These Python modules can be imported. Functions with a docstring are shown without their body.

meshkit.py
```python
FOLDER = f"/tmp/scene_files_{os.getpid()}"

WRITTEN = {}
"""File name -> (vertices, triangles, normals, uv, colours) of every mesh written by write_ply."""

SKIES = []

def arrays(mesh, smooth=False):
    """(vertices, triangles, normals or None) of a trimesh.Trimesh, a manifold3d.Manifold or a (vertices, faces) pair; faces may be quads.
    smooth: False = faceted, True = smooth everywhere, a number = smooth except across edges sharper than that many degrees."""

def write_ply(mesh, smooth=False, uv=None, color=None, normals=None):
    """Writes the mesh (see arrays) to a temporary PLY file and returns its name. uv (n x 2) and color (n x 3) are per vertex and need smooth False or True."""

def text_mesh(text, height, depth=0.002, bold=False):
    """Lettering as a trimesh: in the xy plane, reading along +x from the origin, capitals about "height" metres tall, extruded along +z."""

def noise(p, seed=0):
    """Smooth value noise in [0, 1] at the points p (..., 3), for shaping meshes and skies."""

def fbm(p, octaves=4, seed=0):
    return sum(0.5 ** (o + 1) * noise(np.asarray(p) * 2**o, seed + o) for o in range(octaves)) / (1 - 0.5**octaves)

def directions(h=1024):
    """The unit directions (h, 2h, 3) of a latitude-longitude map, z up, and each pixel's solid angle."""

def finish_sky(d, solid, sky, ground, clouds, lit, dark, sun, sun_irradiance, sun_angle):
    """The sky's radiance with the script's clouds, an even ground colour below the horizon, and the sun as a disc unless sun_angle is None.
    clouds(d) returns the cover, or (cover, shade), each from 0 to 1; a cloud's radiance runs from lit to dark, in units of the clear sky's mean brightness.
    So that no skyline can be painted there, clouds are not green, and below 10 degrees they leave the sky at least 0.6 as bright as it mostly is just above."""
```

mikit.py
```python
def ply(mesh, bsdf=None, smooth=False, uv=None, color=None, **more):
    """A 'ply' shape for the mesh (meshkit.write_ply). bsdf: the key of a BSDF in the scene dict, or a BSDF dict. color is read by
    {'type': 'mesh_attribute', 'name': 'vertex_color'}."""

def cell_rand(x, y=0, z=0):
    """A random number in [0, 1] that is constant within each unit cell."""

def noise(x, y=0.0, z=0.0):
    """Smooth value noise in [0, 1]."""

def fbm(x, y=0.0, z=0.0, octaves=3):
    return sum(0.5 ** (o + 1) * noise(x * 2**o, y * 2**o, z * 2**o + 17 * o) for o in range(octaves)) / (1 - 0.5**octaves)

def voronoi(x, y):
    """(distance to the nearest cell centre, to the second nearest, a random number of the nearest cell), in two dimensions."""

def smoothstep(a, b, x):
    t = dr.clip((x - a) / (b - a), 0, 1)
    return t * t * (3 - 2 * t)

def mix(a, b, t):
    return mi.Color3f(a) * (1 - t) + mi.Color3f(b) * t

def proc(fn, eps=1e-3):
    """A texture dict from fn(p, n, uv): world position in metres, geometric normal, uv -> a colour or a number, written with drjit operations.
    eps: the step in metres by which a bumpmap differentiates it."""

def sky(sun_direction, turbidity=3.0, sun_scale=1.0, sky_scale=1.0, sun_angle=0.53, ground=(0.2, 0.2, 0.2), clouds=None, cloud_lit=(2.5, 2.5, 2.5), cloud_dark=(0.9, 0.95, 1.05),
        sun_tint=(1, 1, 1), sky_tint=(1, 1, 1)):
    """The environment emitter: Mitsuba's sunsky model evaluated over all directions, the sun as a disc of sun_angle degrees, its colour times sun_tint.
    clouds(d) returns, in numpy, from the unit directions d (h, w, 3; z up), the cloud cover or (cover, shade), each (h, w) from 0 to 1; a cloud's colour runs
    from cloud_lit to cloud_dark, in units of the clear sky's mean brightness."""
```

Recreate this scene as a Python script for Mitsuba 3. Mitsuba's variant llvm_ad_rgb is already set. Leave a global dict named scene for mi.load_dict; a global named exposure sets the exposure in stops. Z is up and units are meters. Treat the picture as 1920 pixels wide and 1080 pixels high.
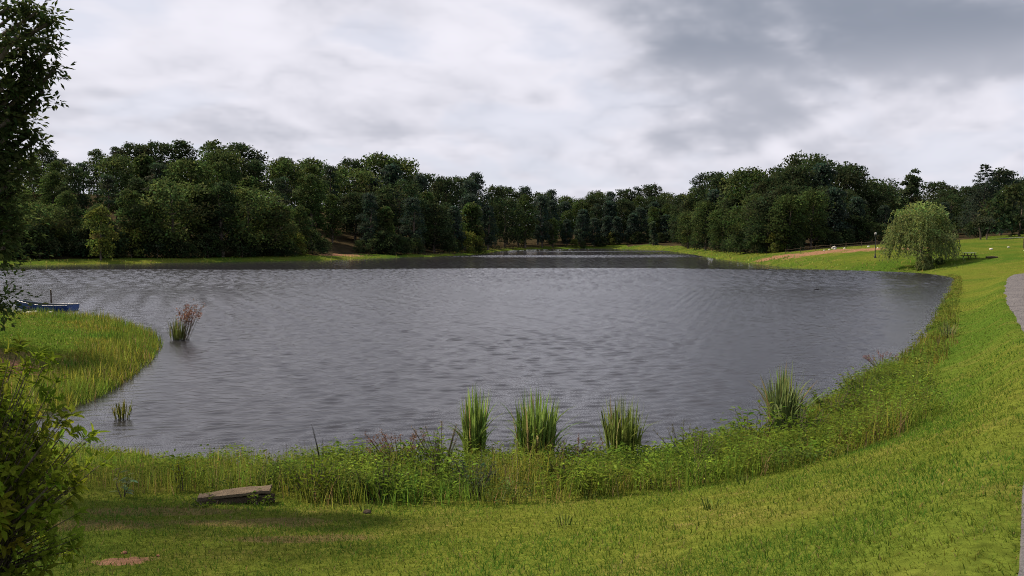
import math
import numpy as np
import trimesh
import shapely
import drjit as dr
import mitsuba as mi
import mikit
import meshkit
from shapely.geometry import Polygon, LineString, Point

T = mi.ScalarTransform4f
scene, labels = {}, {}

# ------------------------------------------------------------------ camera, sky, exposure
EYE = 4.2                                   # eye above the water; the water lies at z = 0
PITCH = math.radians(3.27)
scene['camera'] = {
    'type': 'perspective', 'fov': 60.0, 'fov_axis': 'x', 'near_clip': 0.1, 'far_clip': 9000.0,
    'to_world': T().look_at(origin=[0, 0, EYE], target=[0, math.cos(PITCH), EYE - math.sin(PITCH)], up=[0, 0, 1]),
}
SUN_AZ, SUN_EL = math.radians(-62), math.radians(47)   # azimuth from straight ahead, negative to the left
SUN = [math.sin(SUN_AZ) * math.cos(SUN_EL), math.cos(SUN_AZ) * math.cos(SUN_EL), math.sin(SUN_EL)]
exposure = 1.5


def sky_clouds(d):
    az = np.degrees(np.arctan2(d[..., 0], d[..., 1]))
    el = np.degrees(np.arcsin(np.clip(d[..., 2], -1, 1)))
    k = 1.0 / (np.maximum(d[..., 2], 0) + 0.30)
    u0, v0 = d[..., 0] * k, d[..., 1] * k
    u, v = 0.83 * u0 + 0.56 * v0, -0.56 * u0 + 0.83 * v0
    z = np.zeros_like(u)

    def fb(fu, fv, o, seed):
        return meshkit.fbm(np.stack([u0 * fu + 0.37 * v0 * fu, v0 * fv - 0.31 * u0 * fv, z + seed], -1), o, seed) - 0.5

    w1, w2 = fb(2.6, 3.2, 3, 5), fb(2.9, 3.0, 3, 15)
    big = meshkit.fbm(np.stack([u * 1.1 + w1 * 0.5, v * 1.3 + w2 * 0.5, z], -1), 4, 1) - 0.5
    mid = meshkit.fbm(np.stack([u * 4.0 + w1 * 0.8, v * 5.2 + w2 * 0.8, z + 9], -1), 6, 2) - 0.5
    puff = np.abs(meshkit.fbm(np.stack([u * 6.5 + w2 * 1.2, v * 8.0 + w1 * 1.2, z + 4], -1), 6, 7) - 0.5) * 2

    def blob(a, e, sa, se):
        q = ((az - a + 26 * w1) / sa) ** 2 + ((el - e + 9 * w2) / se) ** 2
        return np.exp(-q)

    dark = 1.2 * blob(23, 12.5, 11.5, 3.6) + 0.45 * blob(36, 22, 22, 8) + 0.22 * blob(30, 17, 14, 5) + 0.16 * blob(-20, 5.6, 12, 1.7) + 0.18 * blob(8, 4.6, 11, 1.8) + 0.16 * blob(-14, 14.5, 6, 1.6)
    lit = 0.34 * blob(-25, 11.5, 7, 4) + 0.36 * blob(-5, 11, 8, 4.5) + 0.26 * blob(3, 7.5, 6, 2.2) + 0.18 * blob(24, 6.2, 9, 1.5) + 0.16 * blob(-27, 6.8, 3, 0.9)
    shade = 0.18 + 0.60 * big + 0.95 * mid - 0.40 * (puff - 0.25) + dark * (0.9 + 0.9 * mid - 0.5 * puff) - 1.15 * lit * (1 + 1.2 * mid)
    shade = 0.5 + 0.5 * np.tanh(1.15 * (shade - 0.5) / 0.5)
    t = np.clip((el - 9.2) / 3.5, 0, 1)
    cap = 0.62 + 0.45 * t * t * (3 - 2 * t)
    shade = cap * np.tanh(shade / cap)      # the model lets no cloud be darker than this near the skyline
    gap = np.clip(0.5 - 6 * (mid + 0.06), 0, 1) * np.exp(-dark * 3)
    return 1 - 0.22 * gap, shade


scene['sky'] = mikit.sky(SUN, turbidity=3.0, sun_scale=1.9, sun_angle=2.0, clouds=sky_clouds,
                         cloud_lit=(3.92, 3.84, 4.18), cloud_dark=(0.46, 0.66, 0.98), ground=(0.06, 0.07, 0.05))
labels['sky'] = {'kind': 'structure'}


# ------------------------------------------------------------------ helpers
def rng_of(seed):
    return np.random.default_rng(seed)


TAKEN = {}


def numbered(name):
    n = TAKEN.get(name, -1) + 1
    TAKEN[name] = n
    return name if n == 0 else f'{name}_{n:03d}'


def tag(key, label=None, category=None, group=None, kind=None):
    e = labels.setdefault(key, {})
    for k, val in (('label', label), ('category', category), ('group', group), ('kind', kind)):
        if val:
            e[k] = val
    return key


def put(key, mesh, bsdf, smooth=False, color=None, to_world=None):
    scene[key] = mikit.ply(mesh, bsdf, smooth=smooth, color=color)
    if to_world is not None:
        scene[key]['to_world'] = to_world
    return key


def part(holder, name, mesh, bsdf, **kw):
    return put(numbered(f'{holder}__{name}'), mesh, bsdf, **kw)


def norm(a):
    return a / np.maximum(np.linalg.norm(a, axis=-1, keepdims=True), 1e-9)


class Soup:
    """Collects vertices, triangles and colours."""

    def __init__(self):
        self.v, self.f, self.c, self.n = [], [], [], 0

    def add(self, v, f, c=None):
        v = np.asarray(v, float).reshape(-1, 3)
        self.v.append(v)
        self.f.append(np.asarray(f, int).reshape(-1, 3) + self.n)
        self.c.append(np.broadcast_to(np.asarray((0.1, 0.1, 0.1) if c is None else c, float), v.shape))
        self.n += len(v)
        return self

    def mesh(self):
        return np.vstack(self.v), np.vstack(self.f)

    def color(self):
        return np.vstack(self.c)


def tube_arrays(points, radii, sides=6):
    p = np.asarray(points, float)
    r = np.broadcast_to(np.asarray(radii, float), (len(p),))
    t = norm(np.gradient(p, axis=0))
    a = norm(np.cross(t, np.where(np.abs(t[:, 2:]) < 0.9, [0, 0, 1.0], [1.0, 0, 0])))
    b = np.cross(t, a)
    ang = np.arange(sides) * 2 * np.pi / sides
    v = p[:, None] + r[:, None, None] * (np.cos(ang)[None, :, None] * a[:, None] + np.sin(ang)[None, :, None] * b[:, None])
    i, j = np.meshgrid(np.arange(len(p) - 1), np.arange(sides), indexing='ij')
    q = np.stack([i * sides + j, i * sides + (j + 1) % sides, (i + 1) * sides + (j + 1) % sides, (i + 1) * sides + j], -1).reshape(-1, 4)
    f = np.vstack([q[:, [0, 1, 2]], q[:, [0, 2, 3]]])
    return v.reshape(-1, 3), f


def cards(P, axis, nrm, length, width, fold=0.25, six=False):
    """Leaves: P base points, axis along the leaf, nrm roughly its upper side. Rhombs of 2 triangles, or 6-cornered leaves of 4."""
    P = np.asarray(P, float)
    n = len(P)
    axis = norm(axis)
    side = norm(np.cross(axis, nrm))
    up = np.cross(side, axis)
    L = np.broadcast_to(np.asarray(length, float), (n,))[:, None]
    W = np.broadcast_to(np.asarray(width, float), (n,))[:, None]
    if not six:
        mid = P + axis * L * 0.45
        v = np.stack([P, mid + side * W / 2 + up * W * fold, P + axis * L, mid - side * W / 2 + up * W * fold], 1)
        f = np.array([[0, 1, 2], [0, 2, 3]])
        k = 4
    else:
        m1, m2 = P + axis * L * 0.32, P + axis * L * 0.7 - up * L * 0.04
        tip = P + axis * L - up * L * 0.12
        v = np.stack([P, m1 + side * W / 2 + up * W * fold, m1 - side * W / 2 + up * W * fold, m2 + side * W * 0.38 + up * W * fold * .8,
                      m2 - side * W * 0.38 + up * W * fold * .8, tip, m1, m2], 1)
        f = np.array([[0, 1, 6], [0, 6, 2], [6, 1, 3], [6, 3, 7], [2, 6, 7], [2, 7, 4], [7, 3, 5], [4, 7, 5]])
        k = 8
    faces = (f[None] + (np.arange(n) * k)[:, None, None]).reshape(-1, 3)
    return v.reshape(-1, 3), faces, k


def blades(P, L, W, az, lean, bend, segs=3, twist=None):
    """Grass blades as tapering strips: lean from upright at the root, bend added towards the tip (radians)."""
    n = len(P)
    g = lambda a: np.broadcast_to(np.asarray(a, float), (n,))  # noqa: E731
    L, W, az, lean, bend = map(g, (L, W, az, lean, bend))
    h = np.stack([np.cos(az), np.sin(az), 0 * az], 1)
    tw = az + np.pi / 2 + (g(0) if twist is None else g(twist))
    side = np.stack([np.cos(tw), np.sin(tw), 0 * az], 1)
    p = np.asarray(P, float).copy()
    rows = []
    for k in range(segs + 1):
        t = k / segs
        w = W * (1 - t ** 1.6) * (0.75 + 0.25 * min(1, 3 * t))
        if k < segs:
            rows += [p - side * w[:, None] / 2, p + side * w[:, None] / 2]
        else:
            rows += [p.copy()]
        ang = lean + bend * (t + 0.5 / segs)
        p = p + (h * np.sin(ang)[:, None] + np.array([0, 0, 1.0]) * np.cos(ang)[:, None]) * (L / segs)[:, None]
    v = np.stack(rows, 1)
    m = v.shape[1]
    f = []
    for k in range(segs - 1):
        a = 2 * k
        f += [[a, a + 1, a + 3], [a, a + 3, a + 2]]
    a = 2 * (segs - 1)
    f += [[a, a + 1, a + 2]]
    faces = (np.array(f)[None] + (np.arange(n) * m)[:, None, None]).reshape(-1, 3)
    return v.reshape(-1, 3), faces, m


def tint(r, n, base, spread=0.25, hue=0.12):
    """n colours round a base colour: brightness and hue vary at random."""
    b = np.exp(r.normal(0, spread, (n, 1)))
    h = 1 + r.normal(0, hue, (n, 3)) * np.array([1.0, 0.3, 0.8])
    return np.clip(np.asarray(base) * b * h, 0.004, 0.7)


# ------------------------------------------------------------------ materials
def leafy(trans=0.8, rough=0.5):
    return {'type': 'principledthin', 'base_color': {'type': 'mesh_attribute', 'name': 'vertex_color'}, 'roughness': rough, 'diff_trans': trans,
            'spec_trans': 0.0, 'eta': 1.22}


scene['mat_leaf'] = leafy(1.0, 0.55)
scene['mat_grass'] = leafy(1.1, 0.5)
scene['mat_glossy_leaf'] = leafy(1.0, 0.35)
scene['mat_bark'] = {'type': 'twosided', 'b': {'type': 'principled', 'roughness': 0.9, 'specular': 0.2, 'base_color': mikit.proc(
    lambda p, n, uv: mikit.mix((0.045, 0.036, 0.03), (0.13, 0.11, 0.09), mikit.fbm(p.x * 9, p.y * 9, p.z * 2.2, 3)))}}
scene['mat_pale_bark'] = {'type': 'twosided', 'b': {'type': 'diffuse', 'reflectance': {'type': 'rgb', 'value': (0.22, 0.19, 0.16)}}}

CLAY = [(48, 139, 6, 6), (53.5, 133, 5, 5), (43.5, 144, 4, 4), (57, 126, 3, 3), (73, 112, 3, 2.5), (-36, 181, 6, 9), (-3.75, 8.35, 0.26, 0.22), (-15.2, 25.8, 2.0, 1.6)]
THATCH = [(-4.6, 11.9, 1.3, 0.45), (-3.3, 11.0, 1.2, 0.4), (-5.2, 10.6, 1.0, 0.5), (-2.4, 9.7, 0.9, 0.25), (-15.6, 27.6, 3.2, 1.6)]


def lawn_color(p, n, uv):
    big = mikit.fbm(p.x * 0.16, p.y * 0.16, 0.0, 2)
    mid = mikit.fbm(p.x * 1.1 + 7, p.y * 1.1, 0.0, 3)
    fine = mikit.fbm(p.x * 14, p.y * 14, 0.0, 2)
    c = mikit.mix((0.041, 0.077, 0.011), (0.080, 0.098, 0.016), mikit.smoothstep(0.2, 0.8, big * 0.75 + mid * 0.25))
    c = mikit.mix(c, (0.13, 0.105, 0.035), mikit.smoothstep(0.55, 0.8, mid) * 0.22)
    thatch = mi.Float(0)
    for cx, cy, rx, ry in THATCH:
        thatch = dr.maximum(thatch, dr.exp(-dr.square((p.x - cx) / rx) - dr.square((p.y - cy) / ry)))
    c = mikit.mix(c, (0.115, 0.085, 0.040), 0.75 * mikit.smoothstep(0.35, 0.65, thatch + 0.8 * (mid - 0.5)))
    c = c * (0.65 + 0.7 * fine)
    bare = mi.Float(0)
    for cx, cy, rx, ry in CLAY:
        q = dr.square((p.x - cx) / rx) + dr.square((p.y - cy) / ry)
        bare = dr.maximum(bare, dr.exp(-q))
    bare = mikit.smoothstep(0.42, 0.62, bare + 1.1 * (mid - 0.5) + 0.5 * (fine - 0.5))
    clay = mikit.mix((0.14, 0.075, 0.045), (0.22, 0.13, 0.085), fine)
    return mikit.mix(c, clay, bare)


scene['mat_lawn'] = {'type': 'twosided', 'b': {'type': 'bumpmap', 'arbitrary': mikit.proc(lambda p, n, uv: mikit.fbm(p.x * 9, p.y * 9, p.z * 3, 3), 0.01), 'scale': 0.06,
                                               'b': {'type': 'diffuse', 'reflectance': mikit.proc(lawn_color)}}}
scene['mat_litter'] = {'type': 'twosided', 'b': {'type': 'diffuse', 'reflectance': mikit.proc(
    lambda p, n, uv: mikit.mix((0.018, 0.018, 0.010), (0.050, 0.038, 0.024), mikit.fbm(p.x * 0.7, p.y * 0.7, 0.0, 4)))}}


def asphalt_color(p, n, uv):
    wob = mikit.noise(p.x * 2.2, p.y * 2.2)
    a, b, w = mikit.voronoi(p.x * 0.55 + 0.35 * wob, p.y * 0.55 + 0.35 * wob)
    grit = mikit.noise(p.x * 90, p.y * 90)
    c = mikit.mix((0.080, 0.079, 0.088), (0.130, 0.128, 0.138), mikit.fbm(p.x * 1.6, p.y * 1.6, 0.0, 4)) * (0.75 + 0.5 * grit)
    return mikit.mix(c, (0.035, 0.033, 0.030), (1 - mikit.smoothstep(0.004, 0.028, b - a)) * mikit.smoothstep(0.35, 0.6, w))


scene['mat_asphalt'] = {'type': 'twosided', 'b': {'type': 'diffuse', 'reflectance': mikit.proc(asphalt_color)}}
# the same water twice: ruffled by the wind with capillary ripples too small to model, and slack
for nm, rough in (('mat_ruffled_water', 0.22), ('mat_slack_water', 0.10)):
    scene[nm] = {'type': 'twosided', 'b': {'type': 'principled', 'base_color': {'type': 'rgb', 'value': (0.011, 0.011, 0.014)}, 'roughness': rough, 'eta': 1.33}}
scene['mat_wood'] = {'type': 'twosided', 'b': {'type': 'diffuse', 'reflectance': mikit.proc(
    lambda p, n, uv: mikit.mix((0.06, 0.047, 0.035), (0.19, 0.155, 0.115), mikit.fbm(p.x * 4, p.y * 40, p.z * 40, 4)))}}
scene['mat_dark_wood'] = {'type': 'twosided', 'b': {'type': 'diffuse', 'reflectance': mikit.proc(
    lambda p, n, uv: mikit.mix((0.035, 0.028, 0.022), (0.10, 0.08, 0.06), mikit.fbm(p.x * 10, p.y * 10, p.z * 20, 3)))}}
scene['mat_stone'] = {'type': 'twosided', 'b': {'type': 'diffuse', 'reflectance': mikit.proc(
    lambda p, n, uv: mikit.mix((0.34, 0.32, 0.29), (0.62, 0.60, 0.57), mikit.fbm(p.x * 6, p.y * 6, p.z * 6, 4)))}}
scene['mat_white_stone'] = {'type': 'twosided', 'b': {'type': 'diffuse', 'reflectance': {'type': 'rgb', 'value': (0.50, 0.49, 0.47)}}}
scene['mat_boat_blue'] = {'type': 'twosided', 'b': {'type': 'principled', 'base_color': mikit.proc(
    lambda p, n, uv: mikit.mix((0.010, 0.035, 0.13), (0.018, 0.060, 0.20), mikit.fbm(p.x * 3, p.y * 3, p.z * 9, 3))), 'roughness': 0.4}}
scene['mat_boat_rim'] = {'type': 'twosided', 'b': {'type': 'principled', 'base_color': {'type': 'rgb', 'value': (0.14, 0.18, 0.24)}, 'roughness': 0.4}}
scene['mat_boat_inside'] = {'type': 'twosided', 'b': {'type': 'diffuse', 'reflectance': {'type': 'rgb', 'value': (0.06, 0.07, 0.075)}}}
scene['mat_black_metal'] = {'type': 'twosided', 'b': {'type': 'principled', 'base_color': {'type': 'rgb', 'value': (0.02, 0.02, 0.022)}, 'roughness': 0.45}}
scene['mat_frosted'] = {'type': 'twosided', 'b': {'type': 'principled', 'base_color': {'type': 'rgb', 'value': (0.28, 0.28, 0.27)}, 'roughness': 0.25}}
scene['mat_clay'] = {'type': 'twosided', 'b': {'type': 'diffuse', 'reflectance': {'type': 'rgb', 'value': (0.22, 0.11, 0.07)}}}
scene['mat_concrete'] = {'type': 'twosided', 'b': {'type': 'diffuse', 'reflectance': {'type': 'rgb', 'value': (0.55, 0.54, 0.5)}}}

# ------------------------------------------------------------------ the lake and the lie of the land
LAKE = Polygon([(-8.9, 17.6), (-6.5, 16.4), (-3, 16.0), (0, 15.9), (2.5, 16.3), (4.6, 17.4), (6.2, 19.2), (7.75, 21.5), (10.7, 25.9), (12.4, 28.6), (16.8, 35.8),
                (23.3, 48.2), (33, 66.5), (41, 82), (46, 91.5), (47.5, 98), (48.5, 104), (46.5, 109.5), (43.2, 113), (39, 120.5), (38.6, 132), (39.2, 149), (40.9, 184), (46.2, 233), (49, 290),
                (46, 318), (36, 332), (22, 326), (8, 312), (0, 290), (-5, 262), (-8, 225), (-10, 205), (-18, 190), (-27, 184), (-30, 174), (-31, 167), (-40, 160), (-51, 152), (-64, 140),
                (-77, 133), (-95, 124), (-112, 104), (-106, 78), (-70, 60), (-40, 52), (-30, 48.5), (-26.5, 47.3), (-21.2, 45), (-17.6, 40.6), (-14.5, 36), (-13.1, 32), (-11.9, 27.6), (-11.3, 24.6),
                (-10.9, 22), (-11.6, 20.3), (-14.5, 19.4), (-19, 19), (-22, 18.4), (-18, 18.0), (-12, 18.2)])
SLOPE = 0.115                                # rms slope of the wind ripples


def soften(poly, k=2):
    c = np.array(poly.exterior.coords)[:-1]
    for _ in range(k):
        nxt = np.roll(c, -1, 0)
        c = np.stack([0.75 * c + 0.25 * nxt, 0.25 * c + 0.75 * nxt], 1).reshape(-1, 2)
    return Polygon(c)


LAKE = soften(LAKE)
ROAD_EDGE = np.array([(-14, -24, 2.9), (-6.5, -11, 2.8), (0.6, 1.0, 2.62), (2.75, 4.75, 2.48), (7.4, 12, 2.05), (11.9, 20, 1.62), (16.0, 27.6, 1.32), (25.4, 45.6, 1.06), (34.6, 62, 0.92),
                      (42.0, 75, 0.85), (45.8, 81, 0.82), (50, 84.6, 0.85), (57, 86.4, 0.95), (70, 87, 1.2), (100, 84, 1.9), (160, 76, 3.0)])
ROAD_WIDTH = 2.6


def densify(p, step):
    out = [p[0]]
    for a, b in zip(p[:-1], p[1:]):
        n = max(1, int(np.linalg.norm((b - a)[:2]) / step))
        out += [a + (b - a) * (i + 1) / n for i in range(n)]
    return np.array(out)


def chaikin(p, k=2):
    for _ in range(k):
        q = np.stack([0.75 * p[:-1] + 0.25 * p[1:], 0.25 * p[:-1] + 0.75 * p[1:]], 1).reshape(-1, 3)
        p = np.vstack([p[:1], q, p[-1:]])
    return p


EDGE = densify(chaikin(ROAD_EDGE), 0.6)
_tan = norm(np.gradient(EDGE[:, :2], axis=0))
_right = np.stack([_tan[:, 1], -_tan[:, 0]], 1)
CENTRE = EDGE.copy()
CENTRE[:, :2] += _right * ROAD_WIDTH / 2
ROAD_LINE = LineString(CENTRE[:, :2])
_cum = np.concatenate([[0], np.cumsum(np.linalg.norm(np.diff(CENTRE[:, :2], axis=0), axis=1))])
LAKE_EDGE = LAKE.exterior


def shore(x, y):
    """Metres from the shoreline, positive on land."""
    pts = shapely.points(x, y)
    dist = shapely.distance(LAKE_EDGE, pts)
    return np.where(shapely.contains_xy(LAKE, x, y), -dist, dist)


def land(x, y):
    """Height of the ground, for arrays x and y."""
    x, y = np.asarray(x, float), np.asarray(y, float)
    shape = x.shape
    x, y = x.ravel(), y.ravel()
    s = shore(x, y)
    pts = shapely.points(x, y)
    along = shapely.line_locate_point(ROAD_LINE, pts)
    zr = np.interp(along, _cum, CENTRE[:, 2])
    r = np.maximum(shapely.distance(ROAD_LINE, pts) - ROAD_WIDTH / 2 - 0.15, 0)
    sp = np.maximum(s, 0)
    prof = np.where(sp < 3.5, 0.085 * sp, 0.30 + 0.185 * (sp - 3.5))
    prof = np.minimum(prof, 2.75 + 0.02 * np.minimum(sp, 60))
    dam = zr * (sp / (sp + r + 1e-6)) ** 1.75
    near = np.log(np.exp(np.minimum(dam, 20) * 8) + np.exp(prof * 8)) / 8
    near = np.where(r <= 0.02, zr, np.where(r < 1.0, near + (zr - near) * (1 - r) ** 2, near))
    field = 2.4 * (1 - np.exp(-sp / 9)) + 0.03 * sp
    field = np.where(r <= 0.02, zr, field + (zr - field) * np.exp(-(r / 6) ** 2))
    bank = 0.55 * (1 - np.exp(-sp / 2.5))
    left = bank + 0.02 * sp + np.minimum(0.16 * np.maximum(sp - 9, 0), 13)
    cove = bank + np.minimum(0.05 * sp, 7)
    right = bank + 1.0 * (1 - np.exp(-sp / 8)) + np.minimum(0.05 * sp, 8)
    penin = np.minimum(0.14 * sp, 0.75 + 0.012 * sp)

    def ramp(a, lo, hi):
        t = np.clip((a - lo) / (hi - lo), 0, 1)
        return t * t * (3 - 2 * t)

    wl = ramp(-x, -2, 22)
    far = cove * (1 - wl) + left * wl
    wr = ramp(x, 30, 42)
    far = far * (1 - wr) + right * wr
    wf = ramp(y, 86, 100) * ramp(x, 20, 32) * (1 - ramp(y, 140, 175))
    z = near
    wfar = ramp(y, 96, 112)
    z = z * (1 - wfar) + far * wfar
    z = z * (1 - wf) + field * wf
    wp = ramp(-x, 9.5, 12) * ramp(y, 18.6, 20.0) * (1 - ramp(y, 70, 90))
    z = z * (1 - wp) + penin * wp
    z = z + 0.05 * (meshkit.fbm(np.stack([x * 0.35, y * 0.35, 0 * x], 1), 3, 11) - 0.5) * np.clip(s, 0, 1) * np.clip(r, 0, 1)
    z = z + 1.5 * (meshkit.fbm(np.stack([x * 0.02, y * 0.02, 0 * x], 1), 3, 3) - 0.5) * ramp(s, 8, 40) * np.clip((r - 3) / 10, 0, 1) * ramp(y, 60, 110)
    z = np.where(s < 0, np.maximum(-1.6, 0.30 * s), z)
    return z.reshape(shape)


def on_mesh(x, y):
    """Height of the ground sheet itself at x and y."""
    x, y = np.asarray(x, float), np.asarray(y, float)
    i = np.clip(np.searchsorted(gx, x) - 1, 0, len(gx) - 2)
    j = np.clip(np.searchsorted(gy, y) - 1, 0, len(gy) - 2)
    u, v = (x - gx[i]) / (gx[i + 1] - gx[i]), (y - gy[j]) / (gy[j + 1] - gy[j])
    return (GZ[j, i] * (1 - u) + GZ[j, i + 1] * u) * (1 - v) + (GZ[j + 1, i] * (1 - u) + GZ[j + 1, i + 1] * u) * v


def ground(x, y):
    return float(on_mesh(x, y))


def graded(lo, hi, fine_lo, fine_hi, step, grow):
    mid = list(np.arange(fine_lo, fine_hi + 1e-6, step))
    up, d = [mid[-1]], step
    while up[-1] < hi:
        d *= grow
        up.append(up[-1] + d)
    down, d = [mid[0]], step
    while down[-1] > lo:
        d *= grow
        down.append(down[-1] - d)
    return np.array(down[:0:-1] + mid + up[1:])


WOOD_FRONT = np.array([(-260, 150), (-120, 143), (-78, 141), (-66, 148), (-53, 160), (-42, 170), (-38, 178), (-33, 190), (-28, 188), (-19, 194), (-12, 208), (-10, 228), (-7, 262), (-2, 292), (6, 317), (20, 332),
                       (36, 340), (51, 322), (55, 290), (51, 240), (47, 200), (46, 172), (46, 160), (50, 152), (60, 150), (75, 152), (88, 165), (104, 190), (130, 208), (260, 230)], float)
WOOD = Polygon([*WOOD_FRONT, (2600, 400), (2600, 4000), (-2600, 4000), (-2600, 150)])
gx = graded(-3000, 3000, -16, 50, 0.42, 1.06)
gy = graded(-500, 4000, 2, 94, 0.46, 1.045)
GX, GY = np.meshgrid(gx, gy)
GZ = land(GX, GY)
verts = np.stack([GX, GY, GZ], -1).reshape(-1, 3)
nx = len(gx)
ii, jj = np.meshgrid(np.arange(len(gy) - 1), np.arange(nx - 1), indexing='ij')
quads = np.stack([ii * nx + jj, ii * nx + jj + 1, (ii + 1) * nx + jj + 1, (ii + 1) * nx + jj], -1).reshape(-1, 4)
cen = verts[quads].mean(1)
in_wood = shapely.contains_xy(WOOD, cen[:, 0], cen[:, 1])
for name, sel, mat in (('lawn', ~in_wood, 'mat_lawn'), ('forest_floor', in_wood, 'mat_litter')):
    q = quads[sel]
    used = np.unique(q)
    m = np.zeros(len(verts), int)
    m[used] = np.arange(len(used))
    put(name, (verts[used], m[q]), mat, smooth=True)
    tag(name, kind='structure')

# water: a sheet over the lake with wind ripples, its rim a little under the banks
def spaced(start, end, step, grow, cap):
    out = [start]
    while out[-1] < end:
        out.append(out[-1] + step)
        step = min(step * grow, cap)
    return np.array(out)


wx = np.concatenate([-spaced(14.0, 116, 0.12, 1.01, 0.30)[:0:-1], np.arange(-14, 14.001, 0.12), spaced(14.0, 52, 0.12, 1.01, 0.24)[1:]])
wy = spaced(15.4, 122, 0.06, 1.0022, 0.26)
wy = np.concatenate([wy, spaced(wy[-1], 335, 0.26, 1.004, 0.42)[1:]])
WX, WY = np.meshgrid(wx, wy)
ii, jj = np.meshgrid(np.arange(len(wy) - 1), np.arange(len(wx) - 1), indexing='ij')
n_ = len(wx)
quads = np.stack([ii * n_ + jj, ii * n_ + jj + 1, (ii + 1) * n_ + jj + 1, (ii + 1) * n_ + jj], -1).reshape(-1, 4)
rim = LAKE.buffer(1.2)
shapely.prepare(rim)
quads = quads[shapely.contains_xy(rim, WX[:-1, :-1].ravel(), WY[:-1, :-1].ravel())]
used = np.unique(quads)
m = np.zeros(WX.size, int)
m[used] = np.arange(len(used))
sx = np.broadcast_to(np.gradient(wx), WX.shape).ravel()[used]
sy = np.broadcast_to(np.gradient(wy)[:, None], WX.shape).ravel()[used]
x, y = WX.ravel()[used], WY.ravel()[used]
z0 = 0 * x
calm = meshkit.fbm(np.stack([x * 0.02, y * 0.05, z0], -1), 3, 41) - 0.5
t = np.clip((y + 30 * calm - 0.10 * x - 108) / 10, 0, 1)
open_water = 1 - t * t * (3 - 2 * t)
lane = meshkit.fbm(np.stack([x * 0.02 + 3, y * 0.10, z0], -1), 3, 43) - 0.5
paw = 2.0 * np.clip(1.8 - np.abs(y - 198 - 20 * lane) / 9, 0, 1) + 1.5 * np.clip(1.5 - np.abs(y - 262 - 40 * lane) / 7, 0, 1)
gust = 0.65 + 0.7 * meshkit.fbm(np.stack([x * 0.12, y * 0.14, z0], -1), 4, 42)
amp = gust * (0.05 + 0.95 * np.maximum(open_water, paw)) * np.clip(-on_mesh(x, y) * 1.7, 0.15, 1)
rw = rng_of(44)
WAVES = 50
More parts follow.
